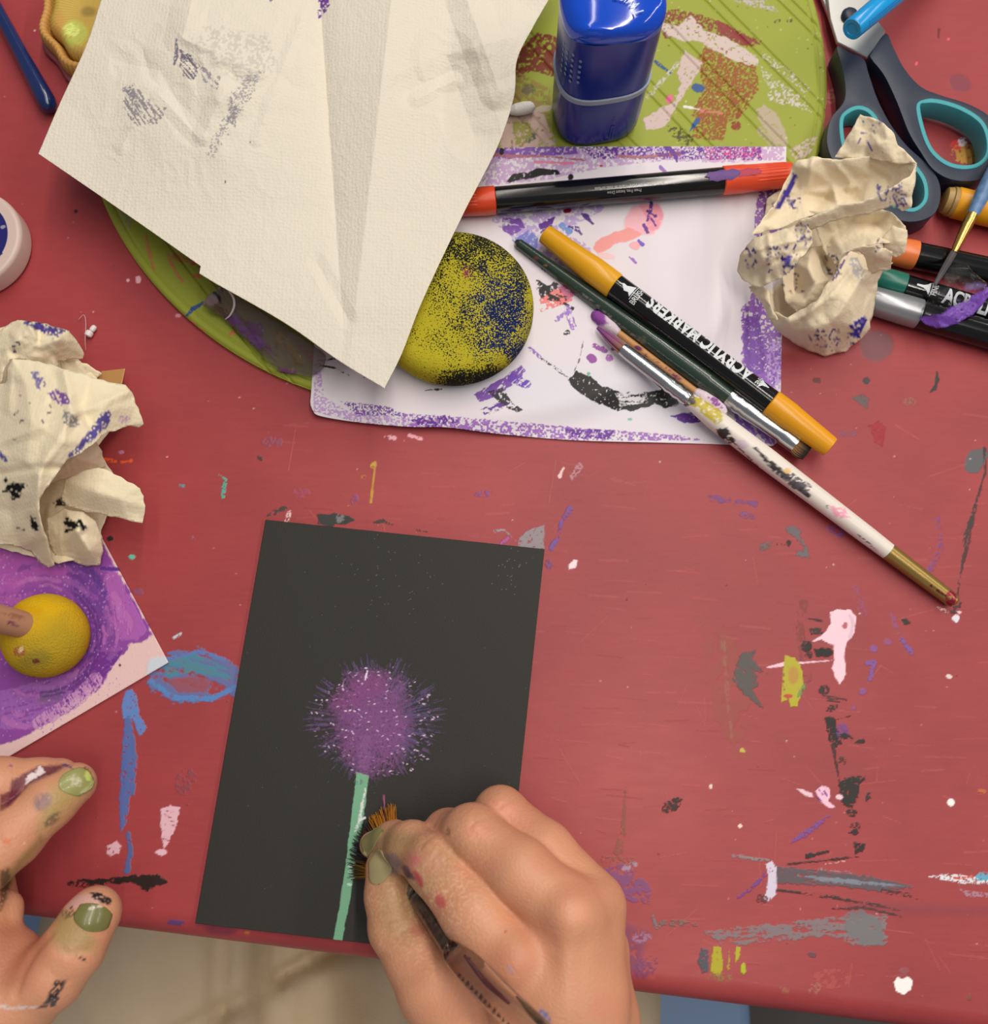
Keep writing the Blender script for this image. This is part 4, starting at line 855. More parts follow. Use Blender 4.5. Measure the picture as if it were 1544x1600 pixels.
WS = [poly([(205,130),(235,160),(258,170),(255,185),(235,196),(215,196),(200,180),(192,160)], (120,112,122), dry=.48, ns=2.2, ang=55, edge=6), line([(196,140),(212,150)], (110,104,128), w=9, dry=.35, ns=2, ang=-50), line([(275,62),(276,88),(272,100)], (120,116,134), w=[3,7,5], dry=.3, ns=2, ang=85),
      poly([(282,80),(300,86),(312,104),(302,124),(288,120),(280,100)], (116,110,124), dry=.45, ns=2, ang=50, edge=5), poly([(310,100),(345,120),(340,140),(318,128)], gy_, dry=.55, ns=2, ang=60), poly([(390,110),(410,112),(395,150),(360,200),(330,250),(325,235),(352,180),(358,150)], gy_, dry=.55, ns=2, a=.8, edge=8), poly([(330,40),(420,60),(430,110),(380,130),(320,90),(300,70)], (190,186,176), dry=.5, ns=3.5, a=.6, edge=12, soft=6), poly([(360,150),(372,170),(368,200),(355,190)], (130,124,134), dry=.5, ns=2, a=.8),
      poly([(497,-10),(512,-10),(516,8),(506,22),(497,32)], (112,66,150), dry=.35, ns=3.2), ell(352,284,1.2,2.5,0,(110,100,90), edge=0, soft=.8), ell(391,222,1,1.6,0,(110,100,96), edge=0, soft=.8), line([(424,0),(430,10)], (130,120,150), w=6, dry=.5), ell(235,160,60,50,0,(222,216,204), a=.2, soft=30)]
def towel_tone(v, px, col):      # embossed dots
    pass
sheet('kitchen_towel_sheet', [(60,240),(92,165),(135,70),(160,-5),(188,-75)], [(60,240),(155,305),(240,364),(314,416),(350,441),(450,504),(530,562),(601,606)],
      [(601,606),(628,552),(660,470),(722,338),(776,232),(803,152),(808,94),(832,44),(862,-8),(905,-75)], [(188,-75),(500,-80),(905,-75)], m_towel, (222, 214, 198), WS, 560, 520, h_towel, 0.0003,
      'large cream kitchen towel sheet with grey smudges draped over the green board', 'paper towel', warp=notch)
# ================================================================== THINGS ON THE TABLE
def disc_profile(name, c, prof, m, parent=None, seg=96, rx=1.0, ry=1.0, rot=0.0, rmod=None):
    """surface of revolution about the vertical: prof (r, z above table) from the outside bottom to the centre top"""
    n = len(prof); V = []; F = []
    for r, z in prof:
        for k in range(seg):
            th = 2 * math.pi * k / seg; rr = r * (rmod(th, r) if rmod else 1)
            x, y = rr * rx * math.cos(th), rr * ry * math.sin(th)
            V.append((c[0] + x * math.cos(rot) - y * math.sin(rot), c[1] + x * math.sin(rot) + y * math.cos(rot), T + z))
    for i in range(n - 1):
        for k in range(seg):
            k2 = (k + 1) % seg; F.append((i * seg + k, i * seg + k2, (i + 1) * seg + k2, (i + 1) * seg + k))
    me = bpy.data.meshes.new(name); me.from_pydata(V, [], F)
    bm = bmesh.new(); bm.from_mesh(me)
    bmesh.ops.holes_fill(bm, edges=[e for e in bm.edges if e.is_boundary], sides=0); bmesh.ops.remove_doubles(bm, verts=bm.verts, dist=1e-6)
    bmesh.ops.recalc_face_normals(bm, faces=bm.faces); bm.to_mesh(me); bm.free()
    return link(name, me, m, parent)
def arcprof(r, z0, z1, rad, n=6, inner=0.0, rings=40, dome=0.0):
    """rounded-edge puck profile"""
    pr = [(r - rad, z0)] + [(r - rad + rad * math.sin(a), z0 + rad - rad * math.cos(a)) for a in [math.pi / 2 * i / n for i in range(1, n + 1)]]
    pr += [(r - rad + rad * math.cos(a), z1 - rad + rad * math.sin(a)) for a in [math.pi / 2 * i / n for i in range(0, n + 1)]]
    R0 = r - rad
    pr += [(R0 * (1 - i / rings) + 1e-5, z1 + dome * (1 - (1 - i / rings) ** 2)) for i in range(1, rings + 1)]
    return pr

# ---- round yellow sponge
def speckle_mat(name, base, scale):
    m = mat(name, base, .95, attr=True, bump=(1500, .0005, 4), spec=.1)
    nt = m.node_tree; N = nt.nodes.new; K = nt.links.new; b = nt.nodes['Principled BSDF']; at = [n for n in nt.nodes if n.type == 'ATTRIBUTE'][0]
    tc = N('ShaderNodeTexCoord'); nz = N('ShaderNodeTexNoise'); nz.inputs['Scale'].default_value = scale; nz.inputs['Detail'].default_value = 3; K(tc.outputs['Object'], nz.inputs['Vector'])
    inv = N('ShaderNodeMapRange'); inv.inputs['To Min'].default_value = .68; inv.inputs['To Max'].default_value = .30; K(at.outputs['Alpha'], inv.inputs['Value'])
    sb = N('ShaderNodeMath'); sb.operation = 'SUBTRACT'; K(nz.outputs['Fac'], sb.inputs[0]); K(inv.outputs[0], sb.inputs[1])
    ml = N('ShaderNodeMath'); ml.operation = 'MULTIPLY_ADD'; ml.use_clamp = True; ml.inputs[1].default_value = 22; ml.inputs[2].default_value = .5; K(sb.outputs[0], ml.inputs[0])
    mx = N('ShaderNodeMix'); mx.data_type = 'RGBA'; mx.inputs[6].default_value = L4(base); K(ml.outputs[0], mx.inputs[0]); K(at.outputs['Color'], mx.inputs[7]); K(mx.outputs[2], b.inputs['Base Color'])
    return m
m_sponge = speckle_mat('sponge_foam', (180, 168, 44), 1500)
sc_ = P(708, 470, 22)
prof = arcprof(0.0345, 0.0055, 0.0235, 0.0075, 7, rings=110)
prof = [(r, z) for r, z in prof]
sp = disc_profile('round_sponge', (sc_.x, sc_.y), prof, m_sponge, seg=420)
def sponge_paint(me, flat):
    v = verts(me); px = pix(v); x, y = px[:, 0], px[:, 1]; n = fbm(x / 22, y / 22, 3, 5)
    def g(cx, cy, sx, sy, a): return a * np.exp(-((x - cx) / sx) ** 2 - ((y - cy) / sy) ** 2)
    face = 1 / (1 + np.exp((np.hypot(x - 712, y - 452) - 112) / 5))
    den = face * (.30 + g(760, 380, 60, 45, .40) + g(830, 470, 30, 90, .12) + g(775, 480, 50, 45, .34) + g(805, 530, 30, 28, .5) + g(650, 500, 40, 70, -.10) + g(660, 430, 30, 60, -.08))
    den = den + g(745, 590, 62, 20, .85) + g(808, 560, 34, 30, .75) + g(825, 500, 14, 40, .30) + g(690, 600, 50, 14, .35) + g(822, 400, 18, 50, .2) - g(786, 562, 12, 10, .5)
    den = np.clip(den + (n - .5) * .55 * (den > .05), 0, 1)
    blue = np.clip(g(775, 470, 48, 50, 1.2) + g(800, 530, 40, 34, 1.6) + g(760, 552, 40, 14, .6) - g(800, 590, 90, 22, 1.2), 0, 1)[:, None]
    col = lin((34, 36, 30)) * (1 - blue) + lin((24, 36, 84)) * blue
    k = np.exp(-((x - 728) / 7) ** 2 - ((y - 427) / 9) ** 2)[:, None]; col = col * (1 - k) + lin((140, 60, 76)) * k; den = np.maximum(den, k[:, 0] * .7)
    setcol(me, col, den)
sponge_paint(sp.data, 0)
tag(sp, 'round yellow sponge speckled with dark blue paint, half under the kitchen towel', 'sponge')

# ---- double ended markers
m_blackb = mat('marker_barrel', (13, 13, 14), 0.14, spec=0.6)
m_letter = mat('marker_lettering', (214, 218, 222), 0.45)
m_smallw = mat('marker_small_print', (176, 174, 170), 0.5)
def marker(name, label, group, a, b, ts, rad, caps, ridges=True, tipr=(0.7, 0.7)):
    """a,b axis ends (world); ts=(t1,t2) where the barrel starts and ends; caps=(rgb1, rgb2)"""
    a, b = Vector(a), Vector(b); Lh = (b - a).length
    base = Vector(((a.x + b.x) / 2, (a.y + b.y) / 2, min(a.z, b.z) - rad))
    t = thing(name, label, 'marker', base, group)
    lathe('barrel', a.lerp(b, ts[0]), a.lerp(b, ts[1]), [(0, rad * .9), (0.002, rad * .97), (0.006, rad * .97), (.994, rad * .97), (.998, rad * .97), (1, rad * .9)], m_blackb, t, 48)
    for (c0, c1, rgb, tr) in ((ts[0], 0.0, caps[0], tipr[0]), (ts[1], 1.0, caps[1], tipr[1])):
        if rgb is None: continue
        mc = mat('marker_cap', rgb, 0.30, spec=0.5, metal=.55 if max(rgb) - min(rgb) < 12 else 0)
        p, q = a.lerp(b, c0), a.lerp(b, c1)
        pr = [(0, rad * .96), (0.015, rad * 1.04), (0.30, rad * 1.04), (0.36, rad * (1.0 if tr < .95 else 1.03)), (0.97, rad * tr), (0.993, rad * tr * .95), (1.0, rad * tr * .82), (0.995, rad * tr * .70), (0.96, rad * tr * .64)]
        cp = lathe('cap', p, q, pr, mc, t, 48)
        if ridges:
            d_, s_, u_ = frame_from(q - p)
            for th in (-.75, -.5, -.25, 0, .25, .5, .75):
                o_ = s_ * math.sin(th) + u_ * math.cos(th)
                lathe('cap_rib', p.lerp(q, .45) + o_ * rad * (1.0 - (1 - tr) * .2), p.lerp(q, .93) + o_ * rad * (tr + (1 - tr) * .04), [(0, .00005), (.1, .0003), (.9, .0003), (1, .0001)], mc, t, 8)
    return t, a, b, Lh
yA, yB = P(1298, 699, 11), P(851, 365, 13)
ym, a_, b_, yl = marker('acrylic_marker', 'black marker with mustard yellow caps lying across the painted sheet', 'acrylic markers', yA, yB, (0.203, 0.745), 0.0057, ((226, 156, 20), (222, 160, 24)), False, tipr=(.80, .76))
R_ = 0.0057 * .97
text_on_cyl('lettering', 'ACRYLIC MARKERS', a_, b_, yl * .288, 0.0074, R_, m_letter, ym, theta=-0.46, bold=0.036, sx=.60)
text_on_cyl('lettering', 'FINE', a_, b_, yl * .262, 0.0024, R_, m_letter, ym, theta=-0.48, bold=0.012, sx=.75, along=False)
patch_on_cyl('logo_line', [(0, -.0034), (.0003, -.0034), (.0003, .0034), (0, .0034)], a_, b_, yl * .256, R_, m_letter, ym, theta=-.48)
patch_on_cyl('logo_nib', [(.0030, -.0028), (.0030, .0028), (.0020, .0013), (.0004, .0006), (-.0008, .0003), (-.0008, -.0003), (.0004, -.0006), (.0020, -.0013)], a_, b_, yl * .236, R_, m_letter, ym, theta=-.48)
text_on_cyl('lettering', 'BRUSH', a_, b_, yl * .672, 0.0026, R_, m_letter, ym, theta=0.0, bold=0.012, sx=.75, along=False, flip=True)
patch_on_cyl('logo_line', [(0, -.0038), (.0003, -.0038), (.0003, .0038), (0, .0038)], a_, b_, yl * .684, R_, m_letter, ym, theta=-.1)
patch_on_cyl('logo_brush', [(0, -.003), (0, .003), (.0016, .0016), (.0034, .0022), (.0056, .0004), (.0074, .0008), (.0052, -.0006), (.0036, -.0004), (.0018, -.0016)], a_, b_, yl * .689, R_, m_letter, ym, theta=-.1)
rA, rB = P(1236, 273, 12.5), P(712, 318, 12)
rm_, a_, b_, rl = marker('acrylic_marker', 'black marker with orange red caps lying above the pink blot', 'acrylic markers', rA, rB, (0.206, 0.882), 0.0060, ((226, 78, 46), (214, 70, 36)), tipr=(.93, .96))
R_ = 0.0060 * .97
text_on_cyl('lettering', 'Water Based - Non Toxic - Marks on most surfaces', a_, b_, rl * .385, 0.0014, R_, m_smallw, rm_, theta=0.36, bold=0.0, sx=.74)
text_on_cyl('lettering', 'Press Free, Instant Draw', a_, b_, rl * .455, 0.0014, R_, m_smallw, rm_, theta=0.70, bold=0.0, sx=.76)
m_pstain = mat('purple_stain', (98, 58, 130), 0.5); m_mstain = mat('magenta_stain', (176, 40, 74), 0.5)
def blobshape(rx, ry, n=18, j=.2, seed=1):
    r = random.Random(seed); return [(rx * (1 + r.uniform(-j, j)) * math.cos(2 * math.pi * i / n), ry * (1 + r.uniform(-j, j)) * math.sin(2 * math.pi * i / n)) for i in range(n)]
patch_on_cyl('paint_stain', blobshape(.0055, .0026, seed=2), a_, b_, rl * .225, R_ * 1.075, m_pstain, rm_, theta=0.15)
patch_on_cyl('paint_stain', blobshape(.0060, .0020, seed=4, j=.3), a_, b_, rl * .145, R_ * 1.08, m_mstain, rm_, theta=0.1)
patch_on_cyl('paint_stain', blobshape(.0040, .0024, seed=6, j=.3), a_, b_, rl * .192, R_ * 1.078, m_pstain, rm_, theta=0.1, out=.0001)
gp = 'acrylic markers'
def rmk(c0, c1, ce, rad, cap, label, tcap, h):
    A = P(c0[0], c0[1], h); B = P(ce[0], ce[1], h)
    return marker('acrylic_marker', label, gp, A, B, (tcap, 0.86), rad, (cap, cap), False, tipr=(.97, .97))
om, a_, b_, ol = rmk((1392,391), None, (1930,505), .0062, (226,120,60), 'black marker with bright orange cap beside the crumpled tissue', .072, 6.3)
m_tiny = mat('tiny_print', (150, 150, 146), .5)
text_on_cyl('lettering', 'Pump to start  -  Water Based  -  Non Toxic', a_, b_, ol * .10, 0.0008, .00602, m_tiny, om, theta=0.95, sx=.9)
tm, a_, b_, tl = rmk((1362,432), None, (1880,586), .0054, (24,106,90), 'black marker with dark teal cap, between the orange and the silver ones', .10, 5.5)
R_ = .0054 * .97
patch_on_cyl('logo_nib', [(.0036, -.0030), (.0036, .0030), (.0022, .0014), (.0006, .0006), (-.0024, .0004), (-.0024, -.0004), (.0006, -.0006), (.0022, -.0014)], a_, b_, tl * .142, R_, m_letter, tm, theta=-.1)
patch_on_cyl('logo_line', [(0, -.0034), (.0003, -.0034), (.0003, .0034), (0, .0034)], a_, b_, tl * .170, R_, m_letter, tm, theta=-.1)
text_on_cyl('lettering', 'FINE', a_, b_, tl * .180, 0.0024, R_, m_letter, tm, theta=-0.1, bold=0.012, sx=.75, along=False)
text_on_cyl('lettering', 'ACRYLIC MARKERS', a_, b_, tl * .212, 0.0070, R_, m_letter, tm, theta=-0.25, bold=0.036, sx=.60)
sm_, a_, b_, sl = rmk((1352,466), None, (1890,624), .0063, (150,152,156), 'black marker with silver grey cap, nearest to the round grey stain on the table', .160, 6.4)
m_logo = m_letter

# ---- paint brushes
m_silver = mat('ferrule_silver', (190, 192, 194), 0.22, 1.0)
m_gold = mat('ferrule_gold', (214, 170, 96), 0.25, 1.0)
def strands(name, items, m, parent=None, seg=4):
    """items: (points[3], radii[3], colours[3]) hair strands in one mesh"""
    V = []; F = []; C = []
    for pts, rr, cc in items:
        b0 = len(V)
        q = polyline([tuple(p) for p in pts], 6); tt = np.linspace(0, len(rr) - 1, 6)
        for i in range(6):
            t = Vector(q[min(i + 1, 5)] - q[max(i - 1, 0)]); d, s, u = frame_from(t)
            r = np.interp(tt[i], range(len(rr)), rr); c = [np.interp(tt[i], range(len(cc)), [x[k] for x in cc]) for k in range(3)]
            for k in range(seg):
                th = 2 * math.pi * k / seg; V.append(Vector(q[i]) + (s * math.cos(th) + u * math.sin(th)) * r); C.append(lin(c))
            if i:
                for k in range(seg):
                    k2 = (k + 1) % seg; o_ = b0 + (i - 1) * seg; F.append((o_ + k, o_ + k2, o_ + seg + k2, o_ + seg + k))
    me = npmesh(name, [tuple(v) for v in V], F, np.array(C), np.zeros(len(C)))
    return link(name, me, m, parent)
m_hair = mat('brush_hair', (120, 80, 40), 0.5, attr=True, spec=0.3)
def tuft(name, base, tip, wb, wt, n, cols, parent, flat=.5, r=.00018, seed=1, spread=None):
    base, tip = Vector(base), Vector(tip); d, s, u = frame_from(tip - base); rr = random.Random(seed); it = []
    for _ in range(n):
        a = rr.uniform(0, 6.283); q = math.sqrt(rr.random()); p0 = base + s * (wb * q * math.cos(a)) + u * (wb * flat * q * math.sin(a))
        p2 = tip + s * (wt * q * math.cos(a)) + u * (wt * flat * q * math.sin(a)) + d * rr.uniform(-.06, .02) * (tip - base).length
        pm = p0.lerp(p2, .5) + s * (max(wb, wt) * .25 * q * math.cos(a))
        it.append(((p0, pm, p2), (r, r * .9, r * .3), cols))
    return strands(name, it, m_hair, parent)
def attrlathe(name, a, b, prof, m, parent, base, strokes, seg=40, n=160, up=(0, 0, 1)):
    ts = sorted(set([t for t, _ in prof] + list(np.linspace(prof[0][0], prof[-1][0], n)))); rr = np.interp(ts, [t for t, _ in prof], [r for _, r in prof])
    o = lathe(name, a, b, list(zip(ts, rr)), m, parent, seg, up=up); paintmesh(o.data, base, strokes); return o
m_handle = mat('painted_handle', (230, 222, 214), 0.35, attr=True, spec=0.5, alpha_rough=.5)
# white brush with a gold tip
wA, wB = P(1494, 942, 4.0), P(972, 545, 10.5)
wt_ = thing('paint_brush', 'paint brush with paint-stained white handle and gold end, pointing at the purple scribbles', 'paintbrush', (wA + wB) / 2 - Vector((0, 0, .0045)), 'paint brushes')
def lerpV(t): return wA.lerp(wB, t)
Lw = (wA - wB).length
attrlathe('handle', lerpV(0.195), lerpV(.80), [(0, .0036), (.1, .0039), (.6, .0047), (.85, .0045), (.97, .0034), (1, .0030)], m_handle, wt_, (228, 218, 208), [
    poly([(1085,622),(1100,618),(1128,640),(1130,658),(1118,662),(1095,645)], (196,178,60), dry=.2, ns=4), ell(1085,628,8,8,0,(190,170,40)), poly([(1060,606),(1084,612),(1088,630),(1070,636),(1056,620)], (90,84,74), dry=.25, ns=3), poly([(1118,670),(1136,668),(1150,690),(1130,694)], (56,52,52), dry=.2, ns=3), line([(1180,700),(1215,735),(1265,775)], (60,54,56), w=[4,12,6], dry=.3, ns=3, ang=40), poly([(1216,735),(1240,738),(1270,760),(1262,774),(1235,762)], (90,82,90), dry=.38, ns=2.4), ell(1230,736,7,5,0,(226,186,120)), poly([(1296,790),(1320,795),(1330,810),(1305,808)], (238,160,180), dry=.25, ns=3), ell(1160,694,10,7,30,(214,190,206), a=.8), line([(1335,830),(1372,862)], (120,70,90), w=2, dry=.3), line([(1140,685),(1230,775),(1360,860)], (96,70,66), w=2, dry=.35, ns=4), ell(1292,792,2,3,0,(60,60,60))])
attrlathe('end_tip', lerpV(0.0), lerpV(.196), [(0, .0014), (.01, .0022), (.03, .0028), (.10, .0031), (.5, .0034), (1, .0037)], mat('gold_paint', (150, 120, 62), 0.32, .55, attr=True), wt_, (150, 124, 66), [ell(1486,935,9,12,0,(150,34,60), dry=.15, ns=3), line([(1455,915),(1484,936)], (110,30,40), w=3, dry=.3)])
lathe('ferrule', lerpV(.795), lerpV(1.0), [(0, .0032), (.06, .0035), (.10, .0031), (.16, .0036), (.22, .0032), (.27, .0036), (.34, .0034), (.9, .0031), (1, .0027)], m_silver, wt_, 40)
tuft('bristles', wB - (wB - wA).normalized() * .002, P(934, 512, 8), .0024, .0006, 150, [(150, 110, 70), (140, 80, 120), (128, 70, 136)], wt_, flat=.8, r=.00035)
# dark green brush
gA, gB = P(806, 377, 7), P(1262, 708, 7.5)
gt = thing('paint_brush', 'paint brush with dark green handle and stubby black tip beside the yellow capped marker', 'paintbrush', (gA + gB) / 2 - Vector((0, 0, .0045)), 'paint brushes')
def lg(t): return gA.lerp(gB, t)
attrlathe('handle', lg(0), lg(.745), [(0, .0010), (.015, .0022), (.3, .0034), (.7, .0048), (.9, .0050), (1, .0042)], mat('green_lacquer', (38, 58, 48), .25, attr=True, coat=.3), gt, (42, 60, 50), [ell(838,404,4,3,0,(120,60,70)), line([(900,450),(960,500),(1010,540)], (120,120,110), w=2.5, dry=.45, ns=3), ell(1004,530,8,4,40,(96,90,70), dry=.3), ell(1095,600,5,3,0,(130,130,120), dry=.3), ell(852,415,2,2,0,(150,110,70))])
lathe('ferrule', lg(.742), lg(.962), [(0, .0043), (.06, .0046), (.10, .0042), (.16, .0046), (.21, .0042), (.27, .0045), (.5, .0040), (.78, .0036), (.82, .0041), (1, .0040)], m_silver, gt, 40)
tuft('bristles', lg(.958), lg(1.0), .0036, .0038, 260, [(170, 120, 70), (110, 80, 50), (24, 24, 22)], gt, flat=.45, r=.0003)
# two-ended swab with a bare wooden stick
sA, sB = P(1002, 550, 6.0), P(1100, 620, 6.0)
sA, sB = P(925, 488, 6), P(1135, 648, 6)
st_ = thing('cotton_swab', 'wooden cotton swab with a purple end between the green and the white brush', 'cotton swab', (sA + sB) / 2 - Vector((0, 0, .003)))
attrlathe('stick', sA.lerp(sB, .15), sA.lerp(sB, .80), [(0, .0015), (1, .0015)], mat('swab_wood', (206, 150, 90), .7, attr=True), st_, (204, 150, 96), [ell(998,544,7,4,30,(110,50,90), dry=.2), ell(1010,555,4,3,0,(140,70,100), dry=.2), line([(1020,560),(1070,596)], (140,80,90), w=2.4, dry=.42, ns=2), ell(1056,588,8,3,35,(120,50,90), dry=.25)], seg=20, n=60)
m_cot = mat('cotton', (230, 214, 220), .95, attr=True, bump=(1500, .0003, 3), spec=.1)
def cotton(a, b, parent, base, strokes, r=.0030, name='cotton_tip'): return attrlathe(name, a, b, [(0, .0003), (.04, r * .5), (.15, r * .85), (.4, r), (.75, r * .9), (.95, r * .6), (1, r * .4)], m_cot, parent, base, strokes, seg=24, n=40)
cotton(sA, sA.lerp(sB, .21), st_, (216, 200, 210), [poly([(918,480),(940,484),(950,505),(935,510),(920,498)], (140,76,156), soft=4, edge=3)])
cotton(sB, sA.lerp(sB, .77), st_, (224, 206, 216), [poly([(1105,618),(1120,622),(1134,640),(1120,640)], (150,90,160), dry=.35, ns=2.4)], r=.0034)
# white swab end by the sharpener
cA, cB_ = P(836, 166, 7.2), P(770, 178, 7.2)
ct = thing('cotton_swab', 'clean white cotton swab end poking out from under the kitchen towel', 'cotton swab', (cA + cB_) / 2 - Vector((0, 0, .0032)))
cotton(cA, cA.lerp(cB_, .62), ct, (232, 226, 222), [], r=.0030); lathe('stick', cA.lerp(cB_, .5), cB_, [(0, .0012), (1, .0012)], mat('swab_stick', (220, 212, 206), .6), ct, 16)

# ---- navy brush handle, top left
nA, nB = P(80, 172, 5), P(-60, -90, 9)
nt = thing('paint_brush', 'glossy navy blue brush handle lying beside the yellow ribbed dish', 'paintbrush', (nA + nB) / 2 - Vector((0, 0, .004)), 'paint brushes')
lathe('handle', nA, nB, [(0, .0020), (.012, .0034), (.05, .0043), (.12, .0041), (.3, .0034), (.7, .0028), (1, .0026)], mat('navy_lacquer', (16, 36, 88), .16, coat=.5), nt, 40)
# ---- small brush with light blue handle
bA, bB = P(1476, 424, 14.5), P(1562, 250, 21)
bt = thing('paint_brush', 'thin brush with light blue handle and gold ferrule resting across the markers', 'paintbrush', P(1515, 345, 0), 'paint brushes')
lathe('handle', bA.lerp(bB, .50), bA.lerp(bB, 1.25), [(0, .0024), (.05, .0027), (.3, .0034), (1, .0028)], mat('blue_handle', (84, 122, 164), .4, var=((120, 150, 190), 300, .6)), bt, 32)
lathe('ferrule', bA.lerp(bB, .17), bA.lerp(bB, .505), [(0, .0014), (.1, .0018), (.7, .0025), (.75, .0024), (.8, .0026), (1, .0026)], m_gold, bt, 32)
tuft('bristles', bA.lerp(bB, .185), bA + Vector((-.0045, -.006, -.001)), .0013, .0007, 110, [(90, 84, 84), (70, 66, 68), (110, 104, 110)], bt, flat=.7, r=.00022)

# ---- yellow tube marker by the scissors
tA, tB = P(1474, 312, 7.5), P(1640, 352, 7.5)
tt_ = thing('glue_pen', 'short yellow pen with a clear cap and printed label behind the light blue brush', 'pen', (tA + tB) / 2 - Vector((0, 0, .0075)))
lathe('barrel', tA.lerp(tB, .105), tB, [(0, .0066), (.01, .0069), (1, .0069)], mat('pen_yellow', (240, 166, 20), .35), tt_, 44)
lathe('cap', tA, tA.lerp(tB, .11), [(0, .0045), (.08, .0056), (.5, .0062), (.55, .0058), (.6, .0066), (1, .0066)], mat('cap_translucent', (206, 170, 104), .35, trans=.35), tt_, 44)
Rt = .0069; m_ink = mat('label_ink', (70, 40, 14), .5)
text_on_cyl('lettering', '2 mm', tA, tB, .0125, .0022, Rt, m_ink, tt_, theta=.18, bold=.01, along=False, flip=True, sx=.9)
patch_on_cyl('label_line', [(0, 0), (.0034, 0), (.0034, .0002), (0, .0002)], tA, tB, .0112, Rt, m_ink, tt_, theta=-.34)
patch_on_cyl('label_square', [(0, -.0014), (.003, -.0014), (.003, .0014), (0, .0014)], tA, tB, .0112, Rt, mat('label_blue', (120, 170, 186), .5), tt_, theta=-.62)
patch_on_cyl('label_mark', blobshape(.0010, .0009, j=.05), tA, tB, .0128, Rt, mat('label_navy', (14, 22, 50), .5), tt_, theta=-.62, out=.00012)

# ---- light blue pen on the scissors
pA, pB = P(1331, 46, 31), P(1520, -110, 9)
pt_ = thing('felt_pen', 'bright sky blue capped felt pen lying across the scissors', 'pen', (pA + pB) / 2 - Vector((0, 0, .016)))
lathe('cap', pA, pA.lerp(pB, .42), [(.012, .0025), (.004, .0028), (.004, .0040), (0, .0043), (.012, .0047), (.6, .0051), (.93, .0053), (.94, .0047), (1, .0047)], mat('sky_blue_plastic', (14, 152, 220), .22, spec=.6), pt_, 44)
lathe('barrel', pA.lerp(pB, .41), pB, [(0, .0046), (1, .0046)], mat('pen_blue', (24, 90, 190), .3), pt_, 40)
for k in (-1, 0, 1):
    d = (pB - pA).normalized(); s = d.cross(Vector((0, 0, 1))).normalized(); u = s.cross(d)
    th = -1.0 + k * .22; o_ = (s * math.cos(th) * -1 + u * math.sin(th) * -1) * .00505
    lathe('cap_rib', pA.lerp(pB, .06) + (s * math.sin(1.0 + k * .2) + u * math.cos(1.0 + k * .2)) * .0049, pA.lerp(pB, .38) + (s * math.sin(1.0 + k * .2) + u * math.cos(1.0 + k * .2)) * .0053, [(0, .0002), (.1, .00035), (.9, .00035), (1, .0002)], mat('cap_rib', (16, 130, 190), .25), pt_, 8)

# ---- sharpener container
m_blue = mat('sharpener_plastic', (6, 36, 132), 0.22, spec=0.45)
m_lid = mat('sharpener_lid', (14, 72, 196), 0.10, spec=0.6)
m_band = mat('grey_band', (150, 160, 176), 0.45)
SH0 = T + MH / 1000; fr = P(928, 222, 4); rot = math.radians(10)
HW, HD = .0200, .0165
scx = fr.x + .0005; scy = fr.y + HD - .0030; ZS = 1.14
def sup(th, a, b, e=2.9): 
    c, s = math.cos(th), math.sin(th); return (a * abs(c) ** (2 / e) * (1 if c > 0 else -1), b * abs(s) ** (2 / e) * (1 if s > 0 else -1))
shar = thing('pencil_sharpener', 'blue plastic pencil sharpener box with a grey band standing on the round green board', 'sharpener', (scx, scy, SH0))
def shloft(name, prof, m, wave=None, seg=96, e=2.9):
    V = []; F = []
    for z, k in prof:
        for i in range(seg):
            th = 2 * math.pi * i / seg; x, y = sup(th, HW * k, HD * k, e)
            zz = z * ZS + (wave(th, k) if wave else 0)
            V.append((scx + x * math.cos(rot) - y * math.sin(rot), scy + x * math.sin(rot) + y * math.cos(rot), SH0 + zz))
    n = len(prof)
    for i in range(n - 1):
        for k in range(seg): F.append((i * seg + k, i * seg + (k + 1) % seg, (i + 1) * seg + (k + 1) % seg, (i + 1) * seg + k))
    F.append(tuple(reversed(range(seg)))); F.append(tuple((n - 1) * seg + k for k in range(seg)))
    me = bpy.data.meshes.new(name); me.from_pydata(V, [], F); o = link(name, me, m, shar); sharp(o, 50); return o
shloft('body', [(0, .86), (.0012, .93), (.004, .97), (.010, .985), (.0285, 1.0)], m_blue)
shloft('band', [(.0282, .99), (.0284, 1.035), (.0307, 1.04), (.0309, 1.0)], m_band)
shloft('upper_shell', [(.0305, 1.0), (.050, 1.015), (.0605, 1.02)], m_blue, wave=lambda th, k: 0)
wv = lambda th, k: (.0012 * math.sin(3 * th + 1.2)) * (k > .9)
def lidprof(): return [(.0600, 1.02), (.0612, 1.032), (.0626, 1.034), (.0640, 1.024), (.0652, .985), (.0660, .94), (.0666, .86), (.0671, .74), (.0675, .58), (.0678, .4), (.0679, .2), (.0680, .01)]
shloft('lid', lidprof(), m_lid, wave=wv)
